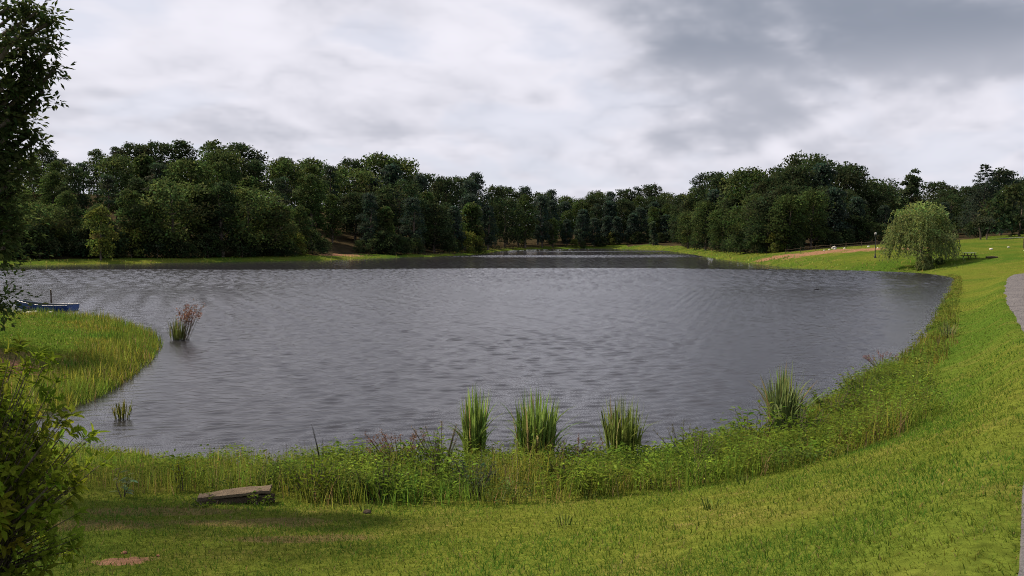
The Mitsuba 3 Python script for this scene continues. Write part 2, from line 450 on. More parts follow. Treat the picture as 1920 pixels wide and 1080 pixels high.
height, power = z0.copy(), z0.copy() + 1e-3
for i in range(WAVES):
    far_wave = i >= 34                             # the longer waves have built up only towards the far end of the fetch
    lam = math.exp(rw.uniform(math.log(0.75), math.log(1.6))) if far_wave else math.exp(rw.uniform(math.log(0.20), math.log(0.60)))
    th = rw.normal(1.45, 0.8)
    kx, ky = 2 * math.pi / lam * math.cos(th), 2 * math.pi / lam * math.sin(th)
    fade = np.clip(2.2 - 6.8 * np.maximum(sx * abs(math.cos(th)), sy * abs(math.sin(th))) / lam, 0, 1)
    if far_wave:
        fade = fade * np.clip((y - 60) / 55, 0.12, 1.3)
    ph = kx * x + ky * y + rw.uniform(0, 6.28)
    height += fade / math.hypot(kx, ky) * np.sin(ph + 0.5 * np.sin(0.37 * ph + x * 0.6))
    power += fade ** 2 / 2
height *= SLOPE * amp * (1 + 0.6 * np.clip((y - 55) / 45, 0, 1)) / np.sqrt(np.maximum(power, 1.5))
wv = np.column_stack([x, y, height])
ruffled = (np.maximum(open_water, paw) > 0.5)[m[quads[:, 0]]]
for name, sel, mat in (('lake_water', ruffled, 'mat_ruffled_water'), ('slack_water', ~ruffled, 'mat_slack_water')):
    put(name, (wv, m[quads[sel]]), mat, smooth=True)
    tag(name, kind='structure')

# path: crowned asphalt with sides going down into the verge
offs = np.array([-ROAD_WIDTH / 2 - 0.04, -ROAD_WIDTH / 2, -0.6, 0.6, ROAD_WIDTH / 2, ROAD_WIDTH / 2 + 0.04])
hts = np.array([-0.10, 0.015, 0.04, 0.04, 0.015, -0.10])
rr = rng_of(5)
wig = np.interp(np.arange(len(CENTRE)), np.arange(0, len(CENTRE) + 3, 3), rr.normal(0, 0.055, len(np.arange(0, len(CENTRE) + 3, 3))))
pv = np.stack([np.column_stack([CENTRE[:, :2] + _right * (o + (wig if abs(o) > 1 else 0 * wig))[:, None], CENTRE[:, 2] + h]) for o, h in zip(offs, hts)], 1)
k = len(offs)
a, b = np.meshgrid(np.arange(len(CENTRE) - 1), np.arange(k - 1), indexing='ij')
pq = np.stack([a * k + b, a * k + b + 1, (a + 1) * k + b + 1, (a + 1) * k + b], -1).reshape(-1, 4)
put('path', (pv.reshape(-1, 3), pq), 'mat_asphalt', smooth=40)
tag('path', kind='structure')
# the strip of path climbing the field at the far right
fx = np.linspace(82, 150, 40)
fy = 150 + 0.12 * (fx - 82) + 3 * np.sin((fx - 82) / 20)
fp = np.stack([np.column_stack([fx, fy - 1.3, on_mesh(fx, fy - 1.3) + 0.07]), np.column_stack([fx, fy + 1.3, on_mesh(fx, fy + 1.3) + 0.07])], 1).reshape(-1, 3)
i = np.arange(39)
put('path_upper', (fp, np.stack([2 * i, 2 * i + 2, 2 * i + 3, 2 * i + 1], 1)), 'mat_asphalt', smooth=True)
tag('path_upper', kind='structure')


# ------------------------------------------------------------------ trees
def lobes_crown(r, soup, centres, radii, per, size, base, flat=0.9, up=0.35, spread=0.30, lo=0.25):
    """Clumps of leaves: each lobe a flattened ball whose leaves sit in its outer part."""
    for c, rad in zip(centres, radii):
        n = int(per * (rad / np.mean(radii)) ** 2)
        d = norm(r.normal(size=(n, 3)))
        d[:, 2] = np.where(d[:, 2] < -0.35, -d[:, 2], d[:, 2])
        q = rad * r.uniform(lo, 1.25, (n, 1)) ** 0.7
        p = c + d * q * np.array([1, 1, flat])
        p += r.normal(0, rad * 0.08, (n, 3))
        ax = norm(d * 0.6 + r.normal(0, 0.8, (n, 3)) + [0, 0, -0.15])
        nr = norm(d + np.array([0, 0, up]) + r.normal(0, 0.55, (n, 3)))
        v, f, k = cards(p, ax, nr, size * r.uniform(0.6, 1.4, n), size * r.uniform(0.5, 1.1, n))
        lob = base * np.exp(r.normal(0, 0.16)) * (1 + r.normal(0, 0.07, 3))
        soup.add(v, f, np.repeat(tint(r, n, lob, spread), k, 0))


def limbs(r, soup, trunk_pts, trunk_r, ends, sides=5, col=(0.08, 0.065, 0.05)):
    v, f = tube_arrays(trunk_pts, trunk_r, 8)
    soup.add(v, f, col)
    tp = np.asarray(trunk_pts)
    for e in ends:
        hz = np.linalg.norm(e[:2] - tp[:, :2], axis=1)
        want = e[2] - 0.55 * hz.min() - 0.2
        k = int(np.argmin(np.abs(tp[:, 2] - max(want, tp[0, 2] + 0.25 * (tp[-1, 2] - tp[0, 2])))))
        s = tp[k]
        m = s + (e - s) * 0.5 + np.array([0, 0, -0.06]) * np.linalg.norm(e - s) + r.normal(0, 0.08, 3)
        r0 = max(0.018, 0.45 * np.interp(s[2], tp[:, 2], trunk_r))
        v, f = tube_arrays([s, m, e], [r0, r0 * 0.6, r0 * 0.25], sides)
        soup.add(v, f, col)


def trunk_line(r, h, lean=0.04, n=7, wob=0.10):
    t = np.linspace(0, 1, n)
    return np.column_stack([np.cumsum(np.r_[0, r.normal(0, wob, n - 1)]) + lean * h * t, np.cumsum(np.r_[0, r.normal(0, wob, n - 1)]), h * t])


def make_broadleaf(seed, h, w, base, lo=0.22, n=50, per=105, size=0.52, kind='round'):
    """h tall, w wide, crown from lo*h up."""
    r = rng_of(seed)
    c, rad = [], []
    for i in range(n):
        t = (i + 0.5) / n
        zz = lo + (1 - lo) * t
        prof = {'round': math.sqrt(max(0.02, 1 - (2 * (t - 0.42)) ** 2 * 0.72)), 'oval': math.sin(math.pi * (0.12 + 0.82 * t)) ** 0.7 * (1 - 0.2 * t),
                'cone': 1.02 - 0.93 * t, 'vase': 0.45 + 0.6 * math.sin(math.pi * (0.1 + 0.75 * t))}[kind]
        a = i * 2.39996 + r.uniform(-0.5, 0.5)
        q = w / 2 * prof * r.uniform(0.45, 0.88)
        c.append((q * math.cos(a), q * math.sin(a), h * zz + r.normal(0, 0.025 * h)))
        rad.append(w * r.uniform(0.12, 0.22) * (0.8 if t > 0.85 else 1))
    c, rad = np.array(c), np.array(rad)
    c[:, 2] = np.minimum(c[:, 2], h - rad * 0.6)
    crown, wood = Soup(), Soup()
    lobes_crown(r, crown, c, rad, per, size, np.asarray(base))
    ntop = 9
    a = r.uniform(0, 6.28, ntop)
    q = w * r.uniform(0.05, 0.34, ntop)
    tops = np.column_stack([q * np.cos(a), q * np.sin(a), h * (0.97 - 0.9 * (q / w) ** 2) + r.normal(0, 0.02 * h, ntop)])
    lobes_crown(r, crown, tops, w * r.uniform(0.05, 0.09, ntop), 26, size * 0.85, np.asarray(base))
    tl = trunk_line(r, h * 0.86)
    limbs(r, wood, tl, np.linspace(0.022 * h, 0.005 * h, len(tl)), c[::2])
    return wood, crown


def make_pine(seed, h, w, base, lo=0.5, n=15, size=0.5):
    """Tall pine: bare trunk, separate tufted clumps in open layers."""
    r = rng_of(seed)
    c, rad = [], []
    for i in range(n):
        t = (i + 0.5) / n
        a = i * 2.4 + r.uniform(-0.6, 0.6)
        q = w / 2 * (1.0 - 0.62 * t) * r.uniform(0.35, 1.0)
        c.append((q * math.cos(a), q * math.sin(a), h * (lo + (0.97 - lo) * t) + r.normal(0, 0.2)))
        rad.append(w * r.uniform(0.13, 0.2))
    c, rad = np.array(c), np.array(rad)
    crown, wood = Soup(), Soup()
    lobes_crown(r, crown, c, rad, 120, size, np.asarray(base), flat=0.55)
    tl = trunk_line(r, h * 0.95, 0.02)
    limbs(r, wood, tl, np.linspace(0.018 * h, 0.004 * h, len(tl)), c)
    return wood, crown


def make_conifer(seed, h, w, base, lo=0.06, layers=15, size=0.42, droop=0.12, per=42):
    """Whorls of boughs on a straight stem, narrowing to a leader."""
    r = rng_of(seed)
    crown, wood = Soup(), Soup()
    tl = np.column_stack([np.zeros(6), np.zeros(6), np.linspace(0, h, 6)])
    ends = []
    for i in range(layers):
        t = i / (layers - 1)
        z0 = h * (lo + (0.97 - lo) * t)
        m = int(7 - 3 * t)
        for j in range(m):
            a = j * 6.283 / m + i * 1.1 + r.uniform(-0.4, 0.4)
            q = w / 2 * (1 - 0.95 * t) ** 0.85 * r.uniform(0.7, 1.15) + 0.15
            e = np.array([q * math.cos(a), q * math.sin(a), z0 - droop * q + r.normal(0, 0.1)])
            ends.append(e)
            n = int(per * (0.35 + q / (w / 2)))
            u = r.uniform(0.15, 1.05, (n, 1)) ** 0.8
            p = np.array([0, 0, z0]) + (e - [0, 0, z0]) * u + r.normal(0, 1, (n, 3)) * np.array([0.13, 0.13, 0.05]) * q * (1.15 - u * 0.5)
            ax = norm((e - [0, 0, z0]) / q + r.normal(0, 0.5, (n, 3)) - [0, 0, 0.25])
            v, f, k = cards(p, ax, norm(r.normal(0, 0.5, (n, 3)) + [0, 0, 1]), size * r.uniform(0.6, 1.4, n), size * r.uniform(0.35, 0.8, n))
            crown.add(v, f, np.repeat(tint(r, n, np.asarray(base), 0.26), k, 0))
    limbs(r, wood, tl, np.linspace(0.016 * h, 0.01, 6), ends[::3])
    return wood, crown


OAK_D, OAK_M, LIGHT, HAZE_BLUE, PINE_G, YEL = (0.033, 0.051, 0.023), (0.046, 0.070, 0.024), (0.060, 0.085, 0.028), (0.036, 0.056, 0.042), (0.034, 0.052, 0.030), (0.10, 0.125, 0.03)  # the bluish tone has distant haze painted into the leaf colour
PROTO = {}


def proto(name, made, height):
    wood, crown = made
    scene['shape_' + name] = {'type': 'shapegroup', 'trunk': mikit.ply(wood.mesh(), 'mat_bark', smooth=True),
                              'crown': mikit.ply(crown.mesh(), 'mat_leaf', color=crown.color())}
    PROTO[name] = height


for i, (nm, base) in enumerate((('dark', OAK_D), ('mid', OAK_M), ('light', LIGHT))):
    proto(f'round_{nm}', make_broadleaf(10 + i, 17, 11, base, 0.16), 17)
    proto(f'oval_{nm}', make_broadleaf(20 + i, 19, 8.6, base, 0.12, n=36, kind='oval'), 19)
    proto(f'broad_{nm}', make_broadleaf(50 + i, 15, 12.5, base, 0.14, n=40, kind='vase'), 15)
proto('oval_blue', make_broadleaf(31, 19, 8.0, HAZE_BLUE, 0.10, n=36, kind='oval'), 19)
proto('cone_blue', make_broadleaf(33, 14, 7.5, HAZE_BLUE, 0.05, n=34, kind='cone'), 14)
proto('cone_dark', make_conifer(34, 14, 7.0, OAK_D), 14)
proto('cone_mid', make_broadleaf(35, 12, 6.0, OAK_M, 0.05, n=30, kind='cone'), 12)
proto('pine_a', make_pine(40, 21, 8, PINE_G), 21)
proto('pine_b', make_pine(41, 20, 9, PINE_G, 0.42, n=18), 20)
proto('shrub_dark', make_broadleaf(60, 4.5, 5.5, OAK_D, 0.05, n=18, per=90, size=0.34), 4.5)
proto('shrub_light', make_broadleaf(61, 4.5, 4.5, YEL, 0.05, n=18, per=90, size=0.34), 4.5)


def grow(name, pr, x, y, h, turn, label, category='tree', group=None, widen=1.0, z=None):
    key = numbered(name)
    s = h / PROTO[pr]
    z = ground(x, y) - 0.15 if z is None else z
    scene[key] = {'type': 'instance', 'g': {'type': 'ref', 'id': 'shape_' + pr},
                  'to_world': T().translate([x, y, z]).rotate([0, 0, 1], turn).scale([s * widen, s * widen, s])}
    return tag(key, label, category, group)


F = 1662.8
# along the far shore: bearing (as tangent * F), distance to the first trees, elevation of the skyline (as tangent * F), depth of the wood that shows
WOODS = np.array([(-1180, 150, 165, 60), (-960, 143, 160, 60), (-880, 146, 158, 60), (-800, 149, 165, 58), (-740, 151, 186, 56), (-650, 153, 178, 55), (-580, 157, 163, 55), (-530, 160, 180, 55), (-480, 164, 152, 52), (-420, 168, 160, 52),
                  (-370, 178, 143, 52), (-310, 190, 140, 52), (-210, 192, 150, 55), (-170, 200, 122, 60), (-60, 225, 112, 75), (20, 285, 98, 60), (80, 322, 88, 45), (120, 332, 80, 45), (180, 338, 82, 45), (250, 335, 98, 45),
                  (310, 325, 80, 40), (330, 262, 112, 45), (370, 212, 120, 50), (430, 172, 126, 50), (480, 162, 130, 48), (520, 158, 146, 45), (590, 160, 150, 42), (650, 168, 140, 40), (690, 178, 118, 40), (720, 190, 96, 40),
                  (790, 205, 98, 40), (860, 215, 100, 40), (960, 220, 118, 40), (1080, 220, 110, 40)], float)
r = rng_of(77)


def region(b):
    if b < -300:
        return 'left'
    if b < 0:
        return 'point'
    if b < 320:
        return 'cove'
    if b < 690:
        return 'right'
    return 'field'


WHERE = {'left': 'left hillside wood', 'point': 'wooded point', 'cove': 'far cove wood', 'right': 'right shore wood', 'field': 'right field wood'}
KINDS = {'round': 'round crowned broadleaf tree', 'oval': 'tall oval broadleaf tree', 'broad': 'wide spreading broadleaf tree', 'cone': 'dense cone shaped tree', 'pine': 'tall open crowned pine'}
GROUPS = {'left': 'trees of the left hillside wood', 'point': 'trees of the wooded point', 'cove': 'trees round the far cove', 'right': 'trees of the right shore wood', 'field': 'trees behind the right field'}
LATER = {}


def numbered_peek(name):
    n = TAKEN.get(name, -1) + 1
    return name if n == 0 else f'{name}_{n:03d}'


def ordinal(n):
    return f"{n}{'th' if 10 <= n % 100 <= 20 else {1: 'st', 2: 'nd', 3: 'rd'}.get(n % 10, 'th')}"


PICK = {
    'left': (['oval_mid', 'oval_light', 'round_mid', 'broad_light', 'oval_dark', 'round_light', 'cone_mid'], ['round_dark', 'pine_a', 'pine_b', 'oval_mid', 'round_mid', 'pine_a', 'oval_dark']),
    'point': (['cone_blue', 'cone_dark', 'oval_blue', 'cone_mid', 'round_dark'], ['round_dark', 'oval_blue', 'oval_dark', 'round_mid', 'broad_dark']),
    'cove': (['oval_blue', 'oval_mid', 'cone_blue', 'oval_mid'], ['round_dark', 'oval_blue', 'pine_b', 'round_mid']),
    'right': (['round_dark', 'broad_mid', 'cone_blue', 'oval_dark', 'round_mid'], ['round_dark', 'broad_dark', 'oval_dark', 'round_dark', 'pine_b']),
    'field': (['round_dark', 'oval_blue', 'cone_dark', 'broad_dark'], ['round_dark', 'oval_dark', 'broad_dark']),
}
ROWNAME = {0: 'front row of trees ', 1: 'middle rows of trees ', 2: 'skyline trees '}
for row, (depth, part_h, spacing) in enumerate(((0.0, 0.62, 4.4), (0.30, 0.80, 5.2), (0.62, 0.91, 5.6), (1.0, 1.0, 5.4))):
    b = -1150.0 + 11 * row
    while b < 1075:
        D0, sk, dep = (np.interp(b, WOODS[:, 0], WOODS[:, i]) for i in (1, 2, 3))
        D = D0 + dep * depth + r.uniform(-2.5, 2.5) + (1.5 if row == 0 else 0)
        bb = b + r.uniform(-5, 5)
        x, y = bb / F * D, D
        z = ground(x, y)
        top = EYE + sk / F * D                       # the skyline's height at this distance
        reg = region(bb)
        if row == 3:
            h = top - z + r.uniform(-2.6, 1.2)
        else:
            h = (top - z) * part_h * r.uniform(0.72, 1.08)
        clearing = row == 0 and -350 < bb < -305
        outside = abs(bb) > 1000 and row > 0 and r.random() < 0.4
        if h > 5 and not clearing and not outside and shore(np.array([x]), np.array([y]))[0] > 1.2:
            h = min(h, 27)
            choice = PICK[reg][1 if row == 3 else 0]
            pr = choice[int(r.integers(len(choice)))]
            if row in (1, 2) and r.random() < 0.5:
                pr = PICK[reg][1][int(r.integers(len(PICK[reg][1])))]
            kind = pr.split('_')[0]
            shade = {'dark': 'dark green ', 'mid': 'green ', 'light': 'pale green ', 'blue': 'blackish green ', 'a': 'dark ', 'b': 'dark '}[pr.split('_')[1]]
            rown = min(row, 2) if row < 3 else 2
            rown = {0: 0, 1: 1, 2: 1, 3: 2}[row]
            lab = shade + KINDS[kind]
            LATER.setdefault((rown, reg), []).append((bb, lab, numbered_peek({'pine': 'pine_tree', 'cone': 'cone_shaped_tree'}.get(kind, 'broadleaf_tree'))))
            grow({'pine': 'pine_tree', 'cone': 'cone_shaped_tree'}.get(kind, 'broadleaf_tree'), pr, x, y, h, r.uniform(0, 360), lab, 'tree', GROUPS[reg], widen=r.uniform(0.88, 1.14) * (17 / max(h, 11)) ** 0.35)
        b += spacing * (0.85 + 0.4 * r.random()) * F / D
for (rown, reg), found in LATER.items():
    for n, (_, lab, key) in enumerate(sorted(found)):
        labels[key]['label'] = f"{lab}, {ordinal(n + 1)} from left {('in front', 'in middle', 'on skyline')[rown]} of {WHERE[reg]}"
# undergrowth along the edge of the woods
SHRUBS = {}
b = -1000.0
while b < 700:
    D0 = np.interp(b, WOODS[:, 0], WOODS[:, 1])
    D = D0 - r.uniform(-1, 2.5)
    x = b / F * D
    if not (-350 < b < -300) and shore(np.array([x]), np.array([D]))[0] > 0.8 and r.random() < 0.8:
        reg = region(b)
        pr = 'shrub_light' if r.random() < 0.12 else 'shrub_dark'
        lab = ('yellowish' if pr == 'shrub_light' else 'dark') + f' shrub, {ordinal(len(SHRUBS.setdefault(reg, [])) + 1)} from left at the foot of {WHERE[reg]}'
        SHRUBS[reg].append(grow('shrub', pr, x, D, r.uniform(2.5, 5.4), r.uniform(0, 360), lab, 'shrub', 'shrubs at the feet of the woods'))
    b += r.uniform(11, 26)

# ------------------------------------------------------------------ the trees that stand by themselves
def lone(name, wood, crown, x, y, label, category='tree', bark='mat_bark', leaf='mat_leaf', turn=0, z=None):
    key = numbered(name)
    m = T().translate([x, y, ground(x, y) - 0.1 if z is None else z]).rotate([0, 0, 1], turn)
    part(key, 'trunk', wood.mesh(), bark, smooth=True, to_world=m)
    part(key, 'crown', crown.mesh(), leaf, color=crown.color(), to_world=m)
    return tag(key, label, category)


def make_willow(seed, h, w):
    r = rng_of(seed)
    crown, wood = Soup(), Soup()
    ends = []
    base = np.array((0.155, 0.195, 0.070))
    for i in range(46):
        t = (i + 0.5) / 46
        a = i * 2.4 + r.uniform(-0.5, 0.5)
        q = w / 2 * math.sqrt(1 - (1.0 * t) ** 2 * 0.8) * r.uniform(0.35, 0.98)
        zc = h * (0.42 + 0.55 * t) * (1 - 0.10 * (q / w * 2) ** 2)
        e = np.array([q * math.cos(a), q * math.sin(a), zc])
        ends.append(e)
        rad = w * r.uniform(0.085, 0.13)
        lobes_crown(r, crown, [e], [rad], 70, 0.26, base, flat=0.8)
        for _ in range(10):                     # hanging withes
            s = e + r.normal(0, 0.6, 3) * rad
            out = norm(np.array([e[0], e[1], 0.0]) + 1e-6)
            ln = min(r.uniform(0.35, 0.95) * h * 0.5, s[2] - h * r.uniform(0.06, 0.22))
            m = 30
            u = r.uniform(0, 1, (m, 1))
            p = s + out * (0.35 * np.sin(u * 1.6) * rad * 2) - np.array([0, 0, 1.0]) * u * ln + r.normal(0, 0.07, (m, 3))
            v, f, k = cards(p, norm(r.normal(0, 0.35, (m, 3)) - [0, 0, 1]), norm(r.normal(0, 1, (m, 3))), 0.30 * r.uniform(0.6, 1.3, m), 0.10 * r.uniform(0.6, 1.3, m))
            crown.add(v, f, np.repeat(tint(r, m, base * math.exp(r.normal(0, 0.15)), 0.2), k, 0))
    tl = trunk_line(r, h * 0.7, 0.03)
    limbs(r, wood, tl, np.linspace(0.28, 0.06, len(tl)), ends)
    return wood, crown


lone('willow_tree', *make_willow(90, 7.6, 7.9), 49.8, 108, 'pale green weeping willow at the corner of the far right shore')
lone('willow_tree', *make_willow(91, 1.8, 1.6), 49.3, 105.9, 'small grey green sapling hanging over the foot of the large weeping willow', turn=40)
lone('cedar_tree', *make_conifer(92, 16.2, 12, (0.036, 0.052, 0.038), lo=0.10, layers=26, size=0.45, droop=0.02, per=60), 104, 196, 'tall dark layered conifer standing above the field at right')
lone('cedar_tree', *make_broadleaf(93, 14.5, 8, (0.040, 0.056, 0.036), 0.2, n=26, per=110, size=0.5, kind='oval'), 110, 200, 'dark open crowned tree just right of the tall layered conifer')
sw, sc = Soup(), Soup()
rt = rng_of(94)
lobes_crown(rt, sc, np.array([(x * 1.7, y * 1.5, 3.0 + 0.5 * z) for x, y, z in rt.normal(0, 0.55, (22, 3))]), rt.uniform(0.6, 1.0, 22), 110, 0.30, np.array((0.045, 0.058, 0.034)), flat=0.6)
limbs(rt, sw, [(-0.55, 0, 0), (-0.6, 0, 1.2), (-0.9, 0, 2.4)], [0.15, 0.12, 0.06], [np.array((-1.3, 0.2, 3.0))])
limbs(rt, sw, [(0.45, 0, 0), (0.55, 0.1, 1.2), (1.0, 0, 2.5)], [0.14, 0.11, 0.06], [np.array((1.4, 0.1, 3.1))])
lone('orchard_tree', sw, sc, 79.7, 150, 'low dark rounded tree on two trunks in the field at right')
lone('pine_tree', *make_pine(95, 14.0, 5.0, (0.048, 0.068, 0.034), lo=0.5, n=14), 79.5, 178, 'slim pointed tree top rising above the far wood right of the round grove')
lone('young_tree', *make_broadleaf(96, 8.5, 5.0, YEL, 0.1, n=22, per=110, size=0.36, kind='oval'), -66.5, 143.5, 'bright yellow green young tree at the water side of the left hillside')
lone('young_tree', *make_broadleaf(97, 8.5, 3.6, (0.055, 0.08, 0.05), 0.03, n=22, per=90, size=0.4, kind='cone'), 50.5, 318, 'small pale cone shaped tree alone at the right end of the cove')
for bx, by, hh, lab in ((51.6, 106.9, 0.9, 'low dark bush beside the trunk of the weeping willow'), (88, 168, 3.4, 'rounded dark bush at the right rim of the field')):
    grow('bush', 'shrub_dark', bx, by, hh, 30, lab, 'bush')
grow('field_tree', 'shrub_dark', 93, 163, 9.0, 30, 'dense dark tree at the right edge of the picture above the field')

# overhanging oak at the left
OAK_SPRAYS = [(-7.55, 13.5, 7.63), (-7.58, 14, 7.78), (-7.29, 13.8, 7.63), (-7.57, 14.2, 7.48), (-7.23, 14, 7.51), (-7.25, 14.3, 7.64), (-7.28, 13.2, 7.13), (-7.61, 14.5, 7.4), (-7.56, 14, 7.1), (-7.18, 14, 7.18),
              (-7.67, 13.6, 7.02), (-7.69, 14, 6.9), (-7.5, 14.2, 6.98), (-7.23, 14.2, 6.84), (-7.49, 14.4, 6.85), (-7.82, 14, 6.73), (-7.49, 14, 6.69), (-7.48, 13.8, 6.49), (-7.38, 14.1, 6.49), (-7.45, 14.1, 6.34),
              (-7.67, 13.5, 6.44), (-7.73, 13.7, 6.28), (-7.77, 14, 6.2), (-7.74, 14.2, 6.1), (-7.6, 13.5, 5.97), (-7.76, 14, 5.91), (-7.69, 14.3, 5.86), (-7.59, 14.3, 5.76), (-7.65, 13.5, 5.69), (-7.81, 14, 5.62),
              (-7.73, 14.1, 5.54), (-7.68, 13.5, 5.37), (-7.57, 13.5, 5.21), (-7.7, 14, 5.26), (-7.56, 13.3, 4.95), (-7.7, 13.8, 4.9), (-7.67, 13.4, 4.64), (-7.58, 13.6, 4.57), (-7.54, 13.3, 4.32), (-7.66, 13.8, 4.24), (-7.55, 13.2, 4.04)]


def spray_leaves(r, soup, centres, per, spread, length, width, base, droop=0.3, flat=0.6):
    n = len(centres) * per
    c = np.repeat(np.asarray(centres, float), per, 0)
    p = c + r.normal(0, 1, (n, 3)) * spread * np.array([1, 1, flat])
    ax = norm(p - c + r.normal(0, 0.5, (n, 3)) * spread - np.array([0, 0, droop * spread]))
    v, f, k = cards(p, ax, norm(r.normal(0, 0.55, (n, 3)) + [0, 0, 1]), length * r.uniform(0.65, 1.3, n), width * r.uniform(0.65, 1.3, n), six=False)
    soup.add(v, f, np.repeat(tint(r, n, base, 0.22), k, 0))


ro = rng_of(101)
ow, oc = Soup(), Soup()
OAK = (-11.6, 14.6)
oz = ground(*OAK)
oak_ends = []
for q in range(300):
    d = norm(ro.normal(size=3))
    p = np.array([OAK[0] - 0.4, OAK[1], 8.4]) + d * np.array([4.0, 4.6, 4.2]) * ro.uniform(0.35, 1) ** 0.5
    if p[2] > 3.4 and p[0] < -7.9 and p[0] / p[1] < -0.655:
        oak_ends.append(p)
spray_leaves(ro, oc, oak_ends, 50, 0.42, 0.15, 0.075, (0.042, 0.062, 0.020))
fine = np.repeat(np.array(OAK_SPRAYS) - [0.10, 0, 0], 5, 0) + ro.normal(0, 0.085, (5 * len(OAK_SPRAYS), 3))
spray_leaves(ro, oc, fine, 26, 0.085, 0.11, 0.055, (0.042, 0.060, 0.020))
low = np.column_stack([ro.uniform(-9.0, -8.0, 90), ro.uniform(12.8, 14.4, 90), ro.uniform(3.9, 5.8, 90)])
spray_leaves(ro, oc, low, 60, 0.18, 0.12, 0.06, (0.040, 0.060, 0.020))
tl = np.array([[OAK[0], OAK[1], oz - 0.2], [OAK[0] + 0.05, OAK[1], oz + 1.5], [OAK[0] + 0.2, OAK[1] - 0.1, oz + 3.4], [OAK[0] + 0.1, OAK[1] - 0.2, oz + 5.5], [OAK[0] + 0.3, OAK[1] - 0.2, oz + 8.0], [OAK[0] + 0.2, OAK[1] - 0.2, oz + 10.8]])
limbs(ro, ow, tl, [0.38, 0.30, 0.26, 0.2, 0.13, 0.05], [np.array(e) for e in oak_ends[::6]] + [np.array(e) for e in OAK_SPRAYS] + list(low[::4]), sides=5, col=(0.06, 0.05, 0.04))
key = numbered('oak_tree')
part(key, 'trunk', ow.mesh(), 'mat_bark', smooth=True)
part(key, 'crown', oc.mesh(), 'mat_leaf', color=oc.color())
tag(key, 'dark overhanging tree whose leafy branches reach in from the upper left edge', 'tree')

# smaller tree on the spit, its crown hanging into the picture at the left edge
rp = rng_of(111)
pw, pc = Soup(), Soup()
PT = (-18.6, 29.2)
pz = ground(*PT)
p_ends = [np.array([PT[0], PT[1], pz + 3.9]) + norm(rp.normal(size=3)) * np.array([2.4, 2.4, 1.6]) * rp.uniform(0.3, 1) ** 0.5 for _ in range(90)]
p_ends += [np.array([-17.0 + rp.normal(0, 0.35), 28.6 + rp.normal(0, 0.5), rp.uniform(1.6, 3.0)]) for _ in range(16)]
spray_leaves(rp, pc, p_ends, 60, 0.38, 0.20, 0.085, (0.050, 0.078, 0.024))
tl = np.array([[PT[0], PT[1], pz - 0.2], [PT[0] + 0.3, PT[1], pz + 1.2], [PT[0] + 0.2, PT[1], pz + 2.8], [PT[0], PT[1], pz + 5.0]])
limbs(rp, pw, tl, [0.2, 0.16, 0.12, 0.04], p_ends[::4], col=(0.06, 0.05, 0.04))
key = numbered('spit_tree')
part(key, 'trunk', pw.mesh(), 'mat_bark', smooth=True)
part(key, 'crown', pc.mesh(), 'mat_leaf', color=pc.color())
tag(key, 'drooping tree on the grassy spit at the left edge, shading the turf', 'tree')


# ------------------------------------------------------------------ the bush in the lower left corner
rb = rng_of(121)
BUSH = np.array([-3.92, 5.75])
bz = ground(*BUSH)
tips = []
for q in range(980):
    d = norm(rb.normal(size=3))
    if d[2] < -0.2:
        d[2] *= -1
    hgt = 0.02
    p = np.array([BUSH[0], BUSH[1], bz + 0.62]) + d * np.array([0.92, 0.85, 1.38]) * rb.uniform(0.78, 1.04)
    p[:2] += rb.normal(0, 0.05, 2)
    if p[2] > bz + 0.05:
        tips.append((p, d))
for px, pyy, pz_ in ((-2.72, 5.6, 2.92), (-2.70, 5.65, 2.78), (-2.80, 5.6, 3.0), (-2.86, 5.55, 3.16), (-2.97, 5.6, 3.30), (-3.03, 5.6, 3.42), (-3.10, 5.5, 3.52), (-2.82, 5.5, 2.74), (-2.95, 5.55, 3.44), (-2.78, 5.7, 2.62), (-2.86, 5.7, 2.5)):
    for q in range(3):
        tips.append((np.array([px, pyy, pz_]) + rb.normal(0, 0.045, 3), norm(np.array([0.7, -0.1, 0.6]) + rb.normal(0, 0.3, 3))))
leaves = []                      # (base, axis, up, length, width, colour)
stems = Soup()
for p, d in tips:
    root = np.array([BUSH[0], BUSH[1], bz - 0.05]) + np.array([d[0], d[1], 0]) * 0.25
    m = root + (p - root) * 0.55 + np.array([0, 0, 0.18])
    v, f = tube_arrays([root, m, p], [0.009, 0.005, 0.002], 4)
    stems.add(v, f)
    shade = np.array((0.145, 0.190, 0.020)) * math.exp(rb.normal(0, 0.2)) * (1 + rb.normal(0, 0.08, 3))
    for w in range(7):
        a = w * 2.4 + rb.uniform(0, 0.5)
        s1 = norm(np.cross(d, [0.3, 0.1, 1]))
        s2 = np.cross(d, s1)
        out = s1 * math.cos(a) + s2 * math.sin(a)
        ax = norm(out * 0.9 + d * rb.uniform(0.1, 1.1))
        leaves.append((p - d * rb.uniform(0, 0.07), ax, norm(d + [0, 0, 0.8]), rb.uniform(0.06, 0.105), rb.uniform(0.026, 0.040), shade))
    back = norm(p - m)
    for w in range(9):
        leaves.append((p - back * rb.uniform(0.06, 0.75) + rb.normal(0, 0.035, 3), norm(rb.normal(size=3) + d * 0.6), norm(d + [0, 0, 0.8]), rb.uniform(0.05, 0.09), rb.uniform(0.024, 0.038), shade * 0.9))
key = numbered('glossy_bush')
part(key, 'stems', stems.mesh(), 'mat_bark', smooth=True)
near = [(math.hypot(*(l[0] - [0, 0, EYE])) * (1 if l[0][0] / l[0][1] > -0.577 else 3), i) for i, l in enumerate(leaves)]
first = [i for _, i in sorted(near)[:290]]
rest = sorted(set(range(len(leaves))) - set(first))


